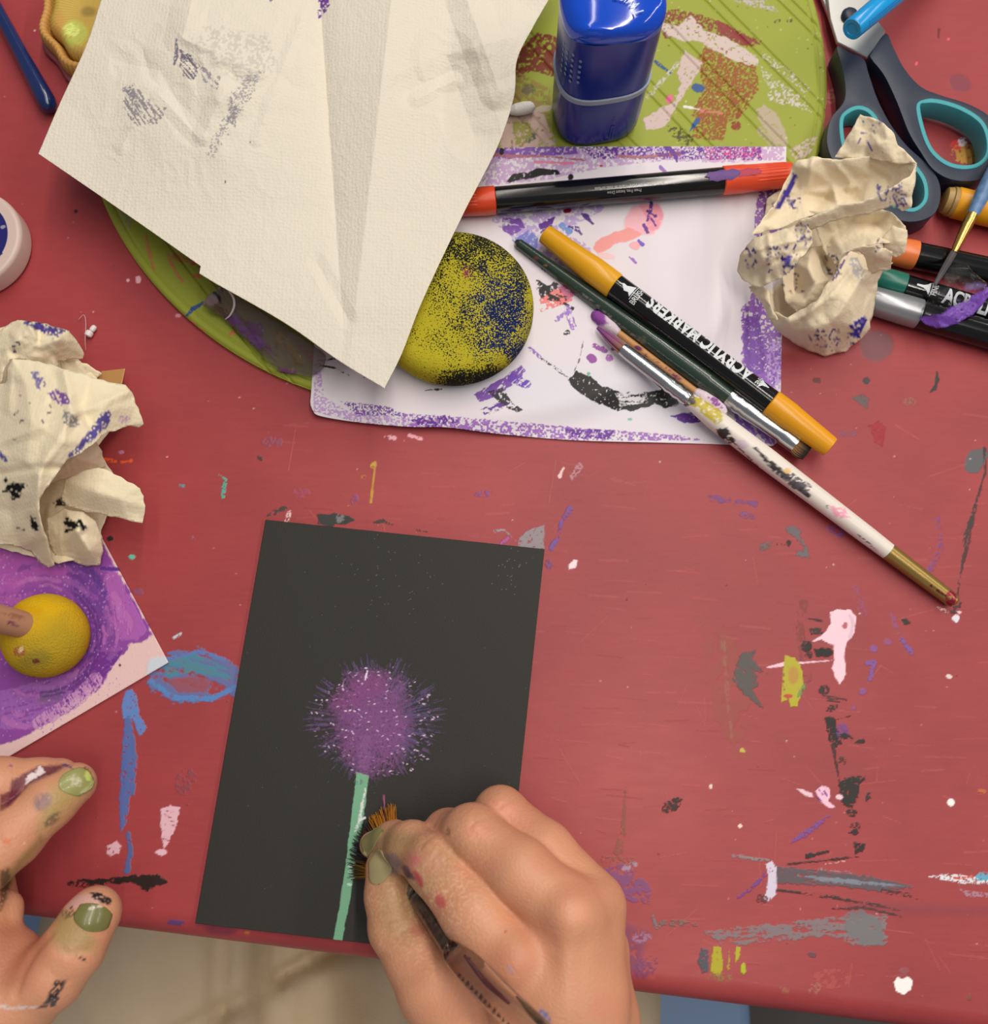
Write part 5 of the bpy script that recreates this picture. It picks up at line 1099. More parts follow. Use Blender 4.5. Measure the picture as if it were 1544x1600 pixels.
# vent dots on the left side, arrow on the front, curved word on the lid
def on_side(u, z, off=.00012, wk=1.0):     # u = angle around
    x, y = sup(u, HW * wk + off, HD * wk + off); return Vector((scx + x * math.cos(rot) - y * math.sin(rot), scy + x * math.sin(rot) + y * math.cos(rot), SH0 + z * ZS))
bm = bmesh.new()
for cix, u in enumerate((3.38, 3.58, 3.80, 4.05)):
    for k in range(6 - (cix % 2)):
        c = on_side(u, .053 - k * .0028 - .0014 * (cix % 2), .0002, 1.012); t1 = (on_side(u + .03, .04, .0002, 1.012) - on_side(u - .03, .04, .0002, 1.012)).normalized()
        vs = [bm.verts.new(c + t1 * (.0007 * math.cos(q)) + Vector((0, 0, .0009 * math.sin(q)))) for q in [i * math.pi / 5 for i in range(10)]]
        bm.faces.new(vs)
me = bpy.data.meshes.new('dots'); bm.to_mesh(me); bm.free(); link('dot_pattern', me, mat('dots_print', (110, 130, 170), .5), shar, False)
bm = bmesh.new()
def quadside(pts):
    vs = [bm.verts.new(on_side(u, z, .00025, .995)) for u, z in pts]; bm.faces.new(vs)
for z0, z1, w0 in ((.004, .013, .025),):
    quadside([(4.80 - w0, z1), (4.80 - w0 + .008, z1), (4.80 - w0 + .008, z0 + .002), (4.80 - w0, z0 + .002)]); quadside([(4.80 + w0 - .008, z1), (4.80 + w0, z1), (4.80 + w0, z0 + .002), (4.80 + w0 - .008, z0 + .002)])
    quadside([(4.80 - w0, z1), (4.80 + w0, z1), (4.80 + w0, z1 - .0004), (4.80 - w0, z1 - .0004)]); quadside([(4.80 - w0 - .012, .006), (4.80 - w0 + .004, .006), (4.80 + .004, .003), (4.80 - .004, .003)]); quadside([(4.80 + w0 - .004, .006), (4.80 + w0 + .012, .006), (4.80 + .004, .003), (4.80 - .004, .003)])
for k in range(4): quadside([(4.78, .0185 - k * .0011), (4.82, .0185 - k * .0011), (4.82, .0181 - k * .0011), (4.78, .0181 - k * .0011)])
me = bpy.data.meshes.new('arrow'); bm.to_mesh(me); bm.free(); link('arrow_mark', me, mat('arrow_print', (60, 90, 150), .5), shar, False)
bm = text_geo('TWIST', .0042, .0, 1.0)
xm = max(v.co.x for v in bm.verts)
cw = Vector((0, 0)); 
for v in bm.verts:      # curved around the middle of the lid
    a_ = 0.15 + v.co.x / .0125; r_ = .0125 - v.co.y
    x, y = r_ * math.cos(a_) - .001, r_ * math.sin(a_) - .0125
    rr = max(abs(x) / HW, abs(y) / HD); z = .0686 - .0035 * max(0, rr - .35) ** 1.5
    v.co = Vector((scx + x, scy + y, SH0 + z * ZS))
me = bpy.data.meshes.new('lettering'); bm.to_mesh(me); bm.free(); link('lettering', me, mat('lid_print', (190, 205, 235), .4), shar, False)

# ---- scissors
m_navy = mat('scissor_plastic', (30, 40, 60), .42, bump=(900, .00003, 2), var=((36, 46, 66), 60, .5)); m_teal = mat('scissor_grip', (62, 160, 168), .5); m_steel = mat('blade_steel', (206, 204, 200), .28, .9)
scz = thing('scissors', 'scissors with navy blue handles and turquoise finger grips beside the round green board', 'scissors', P(1390, 150, 0))
def wl(pts, h, sm=5): return [(lambda v: (v.x, v.y))(P(p[0], p[1], h)) for p in (smooth_loop(pts, sm) if sm else pts)]
rh_out = [(1384,52),(1396,74),(1414,108),(1440,136),(1474,150),(1512,162),(1544,180),(1562,205),(1566,238),(1552,268),(1524,282),(1486,280),(1458,264),(1438,236),(1420,206),(1402,160),(1382,118),(1362,92),(1362,82)]
rh_in = [(1432,168),(1446,156),(1470,157),(1504,168),(1534,188),(1546,214),(1545,244),(1524,262),(1490,262),(1462,246),(1444,218)]
lh_out = [(1308,72),(1330,82),(1350,92),(1358,116),(1372,156),(1392,194),(1416,226),(1446,254),(1466,280),(1470,308),(1460,334),(1432,346),(1400,342),(1366,322),(1330,290),(1304,256),(1292,222),(1298,186),(1318,160),(1321,136),(1316,106)]
lh_in = [(1312,190),(1324,172),(1344,166),(1364,176),(1382,204),(1406,236),(1434,262),(1448,286),(1448,314),(1430,330),(1406,326),(1376,304),(1340,268),(1318,236)]
def shrink(pts, k):
    c = np.mean(np.array(pts, float), 0); out = []
    for p in pts:
        v = np.array(p, float) - c; l = np.linalg.norm(v); out.append(tuple(c + v * (l - k) / l))
    return out
def inset(pts, k):
    q = np.array(pts, float); n = len(q); out = []
    A = sum(q[i][0] * q[(i + 1) % n][1] - q[(i + 1) % n][0] * q[i][1] for i in range(n)); sg = 1 if A > 0 else -1
    for i in range(n):
        t = q[(i + 1) % n] - q[i - 1]; t /= np.linalg.norm(t); out.append(tuple(q[i] + np.array([-t[1], t[0]]) * k * sg))
    return out
HT = 14.0
prism('handle', (wl(rh_out, HT), T + .0035, T + HT / 1000), m_navy, scz, .0016, 3, holes=[wl(rh_in, HT)])
prism('handle', (wl(lh_out, HT - 1), T + .0010, T + (HT - 1) / 1000), m_navy, scz, .0016, 3, holes=[wl(lh_in, HT - 1)])
prism('finger_grip', (wl(inset(rh_in, -1), HT), T + .0030, T + (HT + .4) / 1000), m_teal, scz, .0006, 2, holes=[wl(inset(rh_in, 6), HT)])
prism('finger_grip', (wl(inset(lh_in, -1), HT - 1), T + .0008, T + (HT - .6) / 1000), m_teal, scz, .0006, 2, holes=[wl(inset(lh_in, 6), HT - 1)])
prism('blade', (wl([(1288,-40),(1356,-40),(1362,20),(1384,48),(1378,62),(1356,90),(1308,66),(1297,30)], 7, 0), T + .0052, T + .0072), m_steel, scz, .0004, 1)
prism('blade', (wl([(1270,-40),(1330,-60),(1350,10),(1352,88),(1340,90),(1312,74),(1294,20)], 5, 0), T + .0028, T + .0050), m_steel, scz, .0004, 1)
pc = P(1328, 24, 8); disc_profile('pivot_screw', (pc.x, pc.y), [(.0039, .0071), (.0040, .0084), (.0034, .0094), (.002, .0098), (.00001, .0099)], m_navy, scz, 40)

# ---- yellow ribbed dish top left
m_dish = mat('ribbed_dish', (196, 150, 62), .55, attr=True, bump=(500, .0002, 3))
dc = P(178, 30, 8)
dt = thing('ribbed_dish', 'scalloped yellow ribbed dish with a pink rim, partly under the kitchen towel', 'dish', (dc.x, dc.y, T))
scal = lambda th, r: 1 + .035 * math.sin(9 * th + 1.9) * min(1, r / .028)
R0 = .0335
disc_profile('rim', (dc.x, dc.y), [(R0 * .93, .001), (R0 * 1.03, .0012), (R0 * 1.06, .0026), (R0 * 1.03, .0040), (R0 * .95, .0042), (R0 * .8, .002)], mat('dish_rim', (158, 84, 88), .6), dt, 200, rmod=scal)
ribm = lambda th, r: scal(th, r) * (1 + (.006 if r > .02 else 0) * math.sin(th * 90))
prof = [(R0 * .92, .0016), (R0 * .99, .004), (R0 * 1.0, .009), (R0 * .97, .013), (R0 * .93, .0142), (R0 * .88, .0128), (R0 * .85, .009)] 
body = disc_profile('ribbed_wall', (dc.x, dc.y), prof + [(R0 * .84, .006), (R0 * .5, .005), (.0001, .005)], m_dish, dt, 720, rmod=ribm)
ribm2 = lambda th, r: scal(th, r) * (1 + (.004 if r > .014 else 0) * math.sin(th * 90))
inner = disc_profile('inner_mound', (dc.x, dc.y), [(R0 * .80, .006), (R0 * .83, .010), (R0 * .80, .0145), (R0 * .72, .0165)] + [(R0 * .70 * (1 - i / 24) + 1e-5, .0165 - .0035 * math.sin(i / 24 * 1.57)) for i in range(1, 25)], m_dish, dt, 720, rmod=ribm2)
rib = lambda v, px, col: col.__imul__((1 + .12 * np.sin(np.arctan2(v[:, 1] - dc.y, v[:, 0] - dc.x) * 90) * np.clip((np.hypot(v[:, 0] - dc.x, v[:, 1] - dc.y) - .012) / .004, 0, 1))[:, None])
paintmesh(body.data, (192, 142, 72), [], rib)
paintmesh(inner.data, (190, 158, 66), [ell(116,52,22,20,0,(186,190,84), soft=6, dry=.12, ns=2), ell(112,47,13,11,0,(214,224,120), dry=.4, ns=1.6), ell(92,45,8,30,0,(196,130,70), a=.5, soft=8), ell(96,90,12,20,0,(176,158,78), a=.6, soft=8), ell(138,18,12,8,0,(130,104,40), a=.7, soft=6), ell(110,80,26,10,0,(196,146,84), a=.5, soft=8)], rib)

# ---- white lid at the left border
lc = P(-52, 372, 12)
lid = disc_profile('jar_lid', (lc.x, lc.y), arcprof(.0240, .0004, .0125, .0022, 6, rings=90), mat('lid_plastic', (204, 178, 166), .35, attr=True), None, 300)
def lidpaint(me):
    v = verts(me); r = np.hypot(v[:, 0] - lc.x, v[:, 1] - lc.y); col = np.tile(lin((206, 182, 172)), (len(v), 1)); m_ = (r < .0182) & (r > .0140); col[m_] = lin((30, 30, 104)); m_ = r <= .0140; col[m_] = lin((200, 186, 176))
    px = pix(v); al = np.zeros(len(v)); paint(px, col, al, [ell(4,355,5,2,-20,(150,140,160), dry=.2), poly([(-30,330),(-2,340),(2,400),(-30,420)], (30,30,104), edge=4)]); setcol(me, col, al)
lidpaint(lid.data); tag(lid, 'round cream plastic lid printed with a dark blue ring at the picture border', 'lid')
lid['label'] = 'round cream plastic lid printed with a dark blue ring, above the crumpled tissue'

# ---- yellow foam dabber on the purple card
m_foam = mat('dabber_foam', (204, 166, 34), .95, attr=True, bump=(1300, .0006, 4), spec=.1)
fc_ = P(66, 992, 14)
fd = thing('foam_dabber', 'yellow foam dabber with a round wooden handle standing on the purple painted card', 'dabber', (fc_.x, fc_.y, T + .0015))
prof = [(.0150 * math.sin(a) if a > .9 else .0150 * math.sin(a), .0015) for a in ()] 
Rf = .0168
pr = [(Rf * .78, .0022), (Rf * .93, .005), (Rf * 1.0, .010)] + [(Rf * math.cos(a), .012 + .014 * math.sin(a)) for a in [i * math.pi / 2 / 50 for i in range(0, 50)]] + [(.0001, .026)]
fo = disc_profile('foam_head', (fc_.x, fc_.y), pr, m_foam, fd, 200)
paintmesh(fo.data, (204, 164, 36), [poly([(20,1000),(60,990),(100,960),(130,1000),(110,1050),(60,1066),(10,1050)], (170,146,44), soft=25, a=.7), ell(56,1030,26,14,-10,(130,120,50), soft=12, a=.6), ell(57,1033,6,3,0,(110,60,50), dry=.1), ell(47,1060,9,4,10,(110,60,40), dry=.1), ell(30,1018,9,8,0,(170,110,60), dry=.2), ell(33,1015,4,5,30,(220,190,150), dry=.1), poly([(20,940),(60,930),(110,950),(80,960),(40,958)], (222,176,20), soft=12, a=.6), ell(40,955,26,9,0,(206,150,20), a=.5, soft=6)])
hA, hB = P(46, 979, 21), P(-120, 936, 60)
attrlathe('wooden_handle', hA + (hA - hB).normalized() * .0, hB, [(0, .0016), (.01, .0045), (.03, .0053), (1, .0055)], mat('handle_wood', (176, 126, 98), .6, attr=True), fd, (176, 128, 100), [ell(20,975,10,4,20,(120,60,80), dry=.2), line([(-10,960),(35,965)], (150,100,78), w=8, dry=.4, ang=10)], n=60)

# ---- crumpled tissues
m_tis = mat('tissue_paper', (232, 218, 190), .85, attr=True, bump=(1800, .00010, 3), spec=.1, dots=(620, .00012))
TB = (230, 214, 184); NV = (62, 48, 130)
def scrib(cx, cy, rx, ry, n, seed, col=NV):
    r = random.Random(seed); out = []
    for _ in range(n):
        x, y = cx + r.uniform(-rx, rx), cy + r.uniform(-ry, ry); a = r.uniform(-.2, 2.2); l = r.uniform(3, 12)
        out.append(line([(x, y), (x + l * math.cos(a), y - l * math.sin(a)), (x + l * math.cos(a) + r.uniform(-3, 4), y - l * math.sin(a) + r.uniform(1, 6))], col, w=r.uniform(1, 2.2), edge=.8, dry=.12, ns=2))
    return out
tin('crumpled_tissue', [
  # ground layer that carries the ball
  dict(o=[(1200,310,8),(1190,380,5),(1182,430,3),(1206,486,2),(1226,516,1),(1260,540,1),(1295,546,1),(1328,534,1),(1350,512,1),(1362,470,2),(1370,430,5),(1408,400,8),(1412,330,12),(1410,270,15),(1340,250,14),(1250,272,10)], i=[(1290,400,3),(1240,470,2),(1230,400,2)], a=1, s=24, rag=2),
  # lower right bulge
  dict(o=[(1198,482,20),(1206,502,16),(1212,516,12),(1240,536,5),(1265,548,2),(1291,557,1),(1322,548,2),(1345,530,4),(1358,516,6),(1364,490,12),(1369,462,16),(1372,440,24),(1386,412,30),(1330,392,36),(1316,404,37),(1305,430,35),(1290,446,34),(1276,470,33),(1250,486,28),(1230,496,25)], i=[(1340,440,35),(1330,480,32),(1300,500,30),(1270,515,25),(1310,460,36),(1335,510,22),(1240,515,19),(1290,530,16)], e=[(0,1),(1,2)], a=1.1, s=40, sm=1, r=[([(1336,418),(1290,470),(1228,512)],11,1.8),([(1350,430),(1310,490),(1262,542)],10,1.6),([(1362,452),(1345,500),(1312,545)],9,1.5),([(1312,420),(1262,492),(1215,508)],9,1.4),([(1378,425),(1352,470),(1338,520)],7,-1.3),([(1298,440),(1250,500)],6,-1.2)]),
  # inner crumples in the opening
  dict(o=[(1222,430,12),(1228,470,13),(1246,490,16),(1280,470,22),(1300,440,25),(1312,408,30),(1305,380,28),(1270,385,18),(1240,410,12)], i=[(1262,420,24),(1248,450,10),(1275,440,27),(1290,410,15),(1258,470,22)], a=1.6, s=22, sm=1),
  dict(o=[(1252,330,26),(1270,345,30),(1290,395,22),(1305,412,30),(1318,396,34),(1370,380,40),(1400,378,32),(1416,362,34),(1416,352,36),(1390,330,34),(1340,316,40),(1290,330,36)], i=[(1330,350,28),(1370,350,26),(1300,365,26),(1350,335,36)], a=1.0, s=30),
  # left flap with lines
  dict(o=[(1152,424,18),(1156,400,24),(1166,384,28),(1180,372,33),(1208,362,37),(1240,352,41),(1258,350,43),(1268,362,42),(1270,378,40),(1256,398,38),(1240,418,34),(1218,436,30),(1190,450,24),(1174,446,21),(1158,436,18)], i=[(1190,400,36),(1220,385,41),(1180,430,24),(1235,400,40),(1180,385,35)], a=1.3, s=26, sm=1, r=[([(1160,400),(1200,384),(1262,370)],8,1.6),([(1170,430),(1210,408),(1256,392)],8,-1.6),([(1200,370),(1206,400),(1196,440)],7,1.3)]),
  dict(o=[(1170,448,16),(1186,442,20),(1200,452,22),(1206,480,24),(1216,500,26),(1200,500,20),(1192,475,15),(1180,462,14)], i=[(1196,470,23)], a=1.2, s=22),
  # pocket between two rims: far rim, valley, near rim
  dict(o=[(1172,368,32),(1186,350,33),(1214,312,34),(1238,262,37),(1246,250,40),(1270,245,41),(1282,246,42),(1302,250,42),(1360,244,44),(1400,252,46),(1433,255,52),(1431,270,50),(1420,285,46),(1390,302,38),(1350,318,34),(1310,322,33),(1262,338,31),(1220,356,30)], i=[(1260,262,41),(1300,285,31),(1360,275,35),(1400,272,42),(1250,300,27),(1220,330,27),(1330,305,27),(1290,310,25),(1205,345,28),(1345,262,40)], a=.9, s=44, sm=1, r=[([(1270,250),(1262,290),(1200,352)],9,1.6),([(1310,262),(1330,285),(1322,318)],10,1.4),([(1360,262),(1385,280)],10,-1.3),([(1240,300),(1290,300),(1340,292)],8,1.2)]),
  # near rim strip
  dict(o=[(1241,354,40),(1250,344,46),(1264,340,47),(1300,326,49),(1312,320,50),(1338,318,51),(1366,308,52),(1395,292,54),(1422,274,54),(1433,256,55),(1430,280,51),(1426,306,49),(1424,324,47),(1410,330,43),(1390,324,44),(1360,334,43),(1330,338,42),(1300,346,41),(1280,356,40),(1262,362,38)], i=[(1300,334,47),(1350,322,48),(1400,306,49)], a=.7, s=30, sm=1),
  # peak at the top
  dict(o=[(1345,178,50),(1358,183,52),(1382,192,53),(1398,210,52),(1404,226,50),(1418,240,50),(1433,255,53),(1400,256,46),(1356,247,43),(1318,248,41),(1304,246,41),(1310,236,42),(1322,218,45),(1336,196,48)], i=[(1360,205,48),(1372,225,51),(1350,232,44),(1386,222,52),(1340,220,47)], a=.9, s=30),
  # tabs on the right
  dict(o=[(1328,390,44),(1345,386,47),(1370,384,48),(1385,388,47),(1394,394,45),(1393,408,40),(1392,420,34),(1376,424,34),(1360,430,30),(1354,410,36),(1350,398,41)], i=[(1368,400,46),(1366,414,38)], a=.7, s=20),
  dict(o=[(1395,352,38),(1408,356,38),(1418,360,36),(1417,380,34),(1414,396,30),(1400,402,28),(1380,392,30),(1380,372,34)], i=[(1400,376,36)], a=.7, s=20),
 ], m_tis, None, TB, [
  *scrib(1200,405,32,22,26,1), *scrib(1232,408,10,22,22,2), poly([(1222,410),(1234,396),(1238,408),(1226,420)], (90,74,160), dry=.25, ns=2), poly([(1210,330),(1225,300),(1240,270),(1246,275),(1236,300),(1218,326),(1208,330)], (76,60,150), dry=.30, ns=3, ang=-60), *scrib(1225,318,20,8,10,3), *scrib(1255,365,14,16,14,4, (110,100,150)),
  *scrib(1392,306,24,12,26,5,(100,90,150)), *scrib(1302,412,10,16,12,6,(70,60,100)), *scrib(1380,388,14,8,6,7,(80,60,100)), line([(1326,395),(1312,420),(1300,440)], (90,60,130), w=3, dry=.3, ns=2), *scrib(1300,530,32,12,26,8), poly([(1334,502),(1350,494),(1356,500),(1344,524),(1332,528)], (60,52,150), dry=.14, ns=3), line([(1330,510),(1342,526)], (60,52,150), w=6, dry=.2), *scrib(1350,215,30,28,12,9,(110,100,150)), line([(1356,222),(1362,234)], (90,80,170), w=3), line([(1336,410),(1344,430)], (150,156,170), w=18, dry=.35, ns=3, a=.7), *scrib(1240,455,14,10,5,10,(90,70,100)), *scrib(1405,320,12,12,12,12,(90,80,150)), ell(1398,328,11,7,40,(96,150,156), dry=.3)])
bpy.data.objects['crumpled_tissue']['label'] = 'crumpled cream tissue with thin navy scribbles lying half on the scissors'
bpy.data.objects['crumpled_tissue']['category'] = 'tissue'; bpy.data.objects['crumpled_tissue']['group'] = 'crumpled tissues'
t2 = tin('crumpled_tissue', [
  dict(o=[(-60,520,4),(10,510,8),(90,520,10),(120,560,8),(160,600,8),(200,640,6),(150,700,6),(190,760,6),(160,820,5),(150,870,4),(90,880,5),(-60,840,4)], i=[(40,600,6),(60,760,5)], a=1, s=40),
  # top roll
  dict(o=[(-40,560,20),(-20,540,22),(4,512,26),(28,499,28),(60,503,28),(90,512,26),(108,516,24),(120,532,20),(132,554,14),(130,560,12),(92,564,18),(90,575,20),(60,572,24),(34,560,28),(14,562,30),(0,600,24),(-40,640,18)], i=[(50,512,36),(90,530,33),(60,540,31),(30,530,34),(80,552,27),(10,545,30),(110,545,22)], e=[], a=1.7, s=26, sm=1),
  dict(o=[(90,562,14),(120,563,12),(138,570,10),(150,578,8),(161,584,6),(150,592,6),(100,585,10)], i=[], a=1, s=20),
  dict(o=[(60,700,20),(110,690,22),(150,690,16),(160,705,12),(165,730,8),(120,745,12),(60,760,16)], i=[(120,715,24)], a=1.2, s=30),
  # right tab, lower
  dict(o=[(100,750,24),(130,736,28),(152,730,30),(166,735,31),(190,746,30),(206,756,29),(218,762,28),(225,775,26),(226,792,25),(222,818,22),(200,814,22),(170,806,21),(140,800,20),(110,792,18),(94,784,18)], i=[(150,770,31),(190,780,29)], a=.9, s=50, sm=2),
  dict(o=[(72,810,12),(100,795,16),(130,800,18),(150,815,16),(160,838,12),(163,862,8),(155,882,4),(136,885,3),(112,876,3),(86,868,5),(76,850,8)], i=[(120,830,24),(140,860,16),(100,845,13)], a=1.2, s=36),
  # big front sheet, two slopes meeting on a ridge
  dict(o=[(-60,600,18),(-10,600,26),(8,600,30),(10,575,33),(20,561,35),(60,564,36),(100,576,38),(140,588,36),(170,596,34),(196,601,32),(206,612,31),(214,634,29),(225,662,25),(218,668,24),(200,665,28),(170,676,34),(150,690,37),(128,706,40),(106,718,42),(96,732,42),(80,752,41),(62,780,39),(60,795,37),(66,820,32),(74,842,26),(80,868,18),(84,884,12),(76,888,8),(62,878,8),(50,862,9),(30,856,11),(0,850,12),(-60,830,8)], i=[(40,600,38),(110,620,44),(160,640,41),(50,660,45),(100,690,48),(40,720,43),(10,760,30),(60,740,45),(-20,700,30),(45,800,31),(55,840,22),(20,820,20),(130,640,40)], a=1.2, s=60, sm=1, r=[([(100,580),(112,640),(150,690)],14,1.8),([(200,612),(112,648)],12,1.5),([(-20,700),(60,668),(112,650)],14,1.6),([(112,650),(70,720),(50,800)],14,1.6),([(0,740),(60,730),(96,732)],10,-1.6),([(20,561),(14,640)],12,1.5),([(60,790),(66,840)],6,1.0)]),
  ], m_tis, None, (234, 220, 188), [
  poly([(34,501),(60,503),(90,513),(100,516),(90,526),(72,522),(50,512),(38,506)], (84,70,140), dry=.22, ns=2.6), *scrib(80,520,14,8,12,31,(80,64,140)), poly([(48,580),(58,580),(70,592),(72,604),(62,610),(52,596)], (120,110,160), dry=.48, ns=2), poly([(74,614),(90,608),(104,616),(110,628),(98,634),(84,626)], (130,84,160), dry=.34, ns=2), poly([(106,714),(118,698),(140,672),(158,646),(170,642),(176,650),(166,668),(146,686),(122,706),(110,716)], (92,82,150), dry=.28, ns=2.2), ell(194,655,9,5,-10,(200,160,200), dry=.5, ns=2), poly([(100,640),(120,650),(124,666),(110,668),(98,655)], (150,146,150), dry=.42, ns=2), *scrib(60,650,45,40,10,33,(120,110,110)),
  poly([(10,760),(20,752),(44,758),(34,768),(32,778),(20,780),(16,768),(4,768)], (26,28,30), dry=.12, ns=3, edge=3), line([(9,750),(14,760)], (26,28,30), w=7, dry=.2), poly([(46,806),(56,810),(62,826),(56,832),(48,820)], (26,28,30), dry=.12, ns=3), line([(28,825),(38,828)], (40,40,42), w=2.5), poly([(100,804),(112,816),(126,812),(136,824),(130,830),(112,828),(102,832)], (24,28,30), dry=.08, ns=3, edge=3), poly([(82,786),(96,776),(104,790),(88,792)], (50,44,40), dry=.3, ns=3), line([(0,706),(9,720)], (90,80,150), w=6, dry=.2), *scrib(20,545,8,10,5,35,(80,60,100))])
tag(t2, 'crumpled cream tissue with black smudges above the purple painted card', 'tissue', 'crumpled tissues')

# scrap of tan paper under the tissue
sheet('paper_scrap', [(150,598),(158,580)], [(150,598),(190,600)], [(190,600),(195,576)], [(158,580),(195,576)], mat('tan_paper', (200,150,88), .7, attr=True), (198,150,90), [], 24, 16, lambda x, y: 2.0 + (x - 150) * .16, .0003, 'small tan paper scrap poking out from under the crumpled tissue', 'paper scrap')
# bead with a stray hair
bd = thing('plastic_bit', 'tiny white plastic bit with a stray thread beside the crumpled tissue', 'debris', P(139, 518, 0))
for (x0, y0, x1, y1, r) in ((136,526,142,517,.0018),(142,518,149,509,.0013)):
    a_, b_ = P(x0, y0, 2), P(x1, y1, 2); lathe('piece', a_, b_, [(0, r * .4), (.15, r * .9), (.5, r), (.85, r * .9), (1, r * .4)], mat('white_bit', (226, 216, 214), .35), bd, 20)
tubepath('thread', [P(122,500,1), P(131,492,2.5), P(134,505,3), P(133,530,3), P(134,548,.6)], [.00015] * 5, mat('thread', (206, 170, 170), .5), bd, 6)

# ---- clear plastic scraps
def film_mat(name, rgb, rough=.08, tr=1.0):
    m = mat(name, rgb, rough, attr=True, spec=.5, ior=1.3)
    nt = m.node_tree; b = nt.nodes['Principled BSDF']; at = [n for n in nt.nodes if n.type == 'ATTRIBUTE'][0]
    tb = nt.nodes.new('ShaderNodeBsdfTransparent'); mx = nt.nodes.new('ShaderNodeMixShader'); gl = nt.nodes.new('ShaderNodeBsdfGlossy'); gl.inputs['Roughness'].default_value = .06
    m2 = nt.nodes.new('ShaderNodeMixShader'); fr_ = nt.nodes.new('ShaderNodeFresnel'); fr_.inputs[0].default_value = 1.22
    tb.inputs[0].default_value = (.97, .97, .98, 1)
    nz = nt.nodes.new('ShaderNodeTexNoise'); nz.inputs['Scale'].default_value = 260; tc = nt.nodes.new('ShaderNodeTexCoord'); bp = nt.nodes.new('ShaderNodeBump'); bp.inputs['Distance'].default_value = .0010
    nt.links.new(tc.outputs['Object'], nz.inputs['Vector']); nt.links.new(nz.outputs['Fac'], bp.inputs['Height']); nt.links.new(bp.outputs[0], gl.inputs['Normal']); nt.links.new(bp.outputs[0], b.inputs['Normal']); nt.links.new(bp.outputs[0], fr_.inputs['Normal'])
    nt.links.new(fr_.outputs[0], m2.inputs[0]); nt.links.new(tb.outputs[0], m2.inputs[1]); nt.links.new(gl.outputs[0], m2.inputs[2])
    nt.links.new(at.outputs['Alpha'], mx.inputs[0]); nt.links.new(m2.outputs[0], mx.inputs[1]); nt.links.new(b.outputs[0], mx.inputs[2])
    nt.links.new(mx.outputs[0], nt.nodes['Material Output'].inputs['Surface']); return m
m_film = film_mat('clear_film', (120, 80, 170), .25)
f1 = tin('plastic_scrap', [dict(o=[(1437,497,13),(1446,478,15),(1452,462,17),(1466,448,18),(1474,430,19),(1486,416,19.5),(1500,412,19),(1512,414,19),(1530,432,18),(1548,448,17),(1550,458,16),(1536,476,15),(1520,492,14.5),(1500,503,13.5),(1478,512,12.5),(1462,513,11),(1446,507,11)], i=[(1480,450,20),(1500,470,16),(1460,485,17),(1515,455,18.5)], a=1.2, s=20, rag=1)], m_film, None, (120, 78, 172),
   [poly([(1434,498),(1452,494),(1474,490),(1492,478),(1512,470),(1532,456),(1546,448),(1556,458),(1536,480),(1520,494),(1500,504),(1478,516),(1460,518),(1440,508)], (112, 70, 164), edge=3, dry=.02), ell(1524,448,18,5,-8,(110,130,80), a=.35, soft=3)], thick=.0002)
tag(f1, 'clear plastic scrap edged with purple paint lying over the black markers', 'plastic')
m_film2 = film_mat('stained_film', (110, 84, 110), .2)
f2 = tin('plastic_wrap', [dict(o=[(316,476,9),(324,462,13),(336,446,17),(352,450,20),(400,480,18),(470,525,16),(510,556,13),(505,575,9),(486,590,7),(460,584,7),(438,582,6),(420,572,6),(404,550,7),(380,528,8),(356,505,8),(344,494,9),(330,488,8)], i=[(345,470,15),(362,490,14),(400,515,13),(440,550,11),(470,570,9),(430,520,15)], a=1.6, s=30, sm=1)], m_film2, None, (110, 90, 104),
   [poly([(318,478),(330,458),(350,452),(520,550),(500,590),(440,580),(400,545),(350,495)], (128,118,92), a=.42, soft=6), poly([(350,498),(366,490),(400,520),(420,540),(404,548),(380,525)], (112,66,140), dry=.15, ns=5, a=.8, soft=4), poly([(380,500),(410,506),(412,524),(392,520)], (98,64,110), dry=.15, ns=5, a=.8, soft=3), ell(330,468,12,9,20,(150,130,140), a=.8, dry=.15), ell(424,546,10,7,30,(110,80,110), a=.7, dry=.2), line([(336,458),(342,466),(344,472)], (30,24,30), w=[6,3,4]), line([(436,578),(462,582)], (120,50,110), w=6, dry=.2), line([(432,520),(470,565)], (120,100,60), w=14, dry=.3, a=.7, ns=4, ang=60)], thick=.0002)
tag(f2, 'crumpled translucent plastic wrap smeared with purple paint on the round green board', 'plastic')
tubepath('plastic_edge', [P(353,449,20), P(364,463,20), P(366,478,17), P(360,492,13), P(352,499,10)], [.0003, .0005, .0005, .0004, .0002], mat('shiny_fold', (226, 222, 226), .2), f2, 8)
# ================================================================== THE PERSON
m_skin = mat('skin', (206, 146, 114), .44, attr=True, bump=(1300, .00012, 4), spec=.45, sss=.10, cells=(900, .00010))
person = thing('person', 'person in beige trousers painting with a fan brush, both hands smudged with paint', 'person', (0.0, -0.42, 0.0))
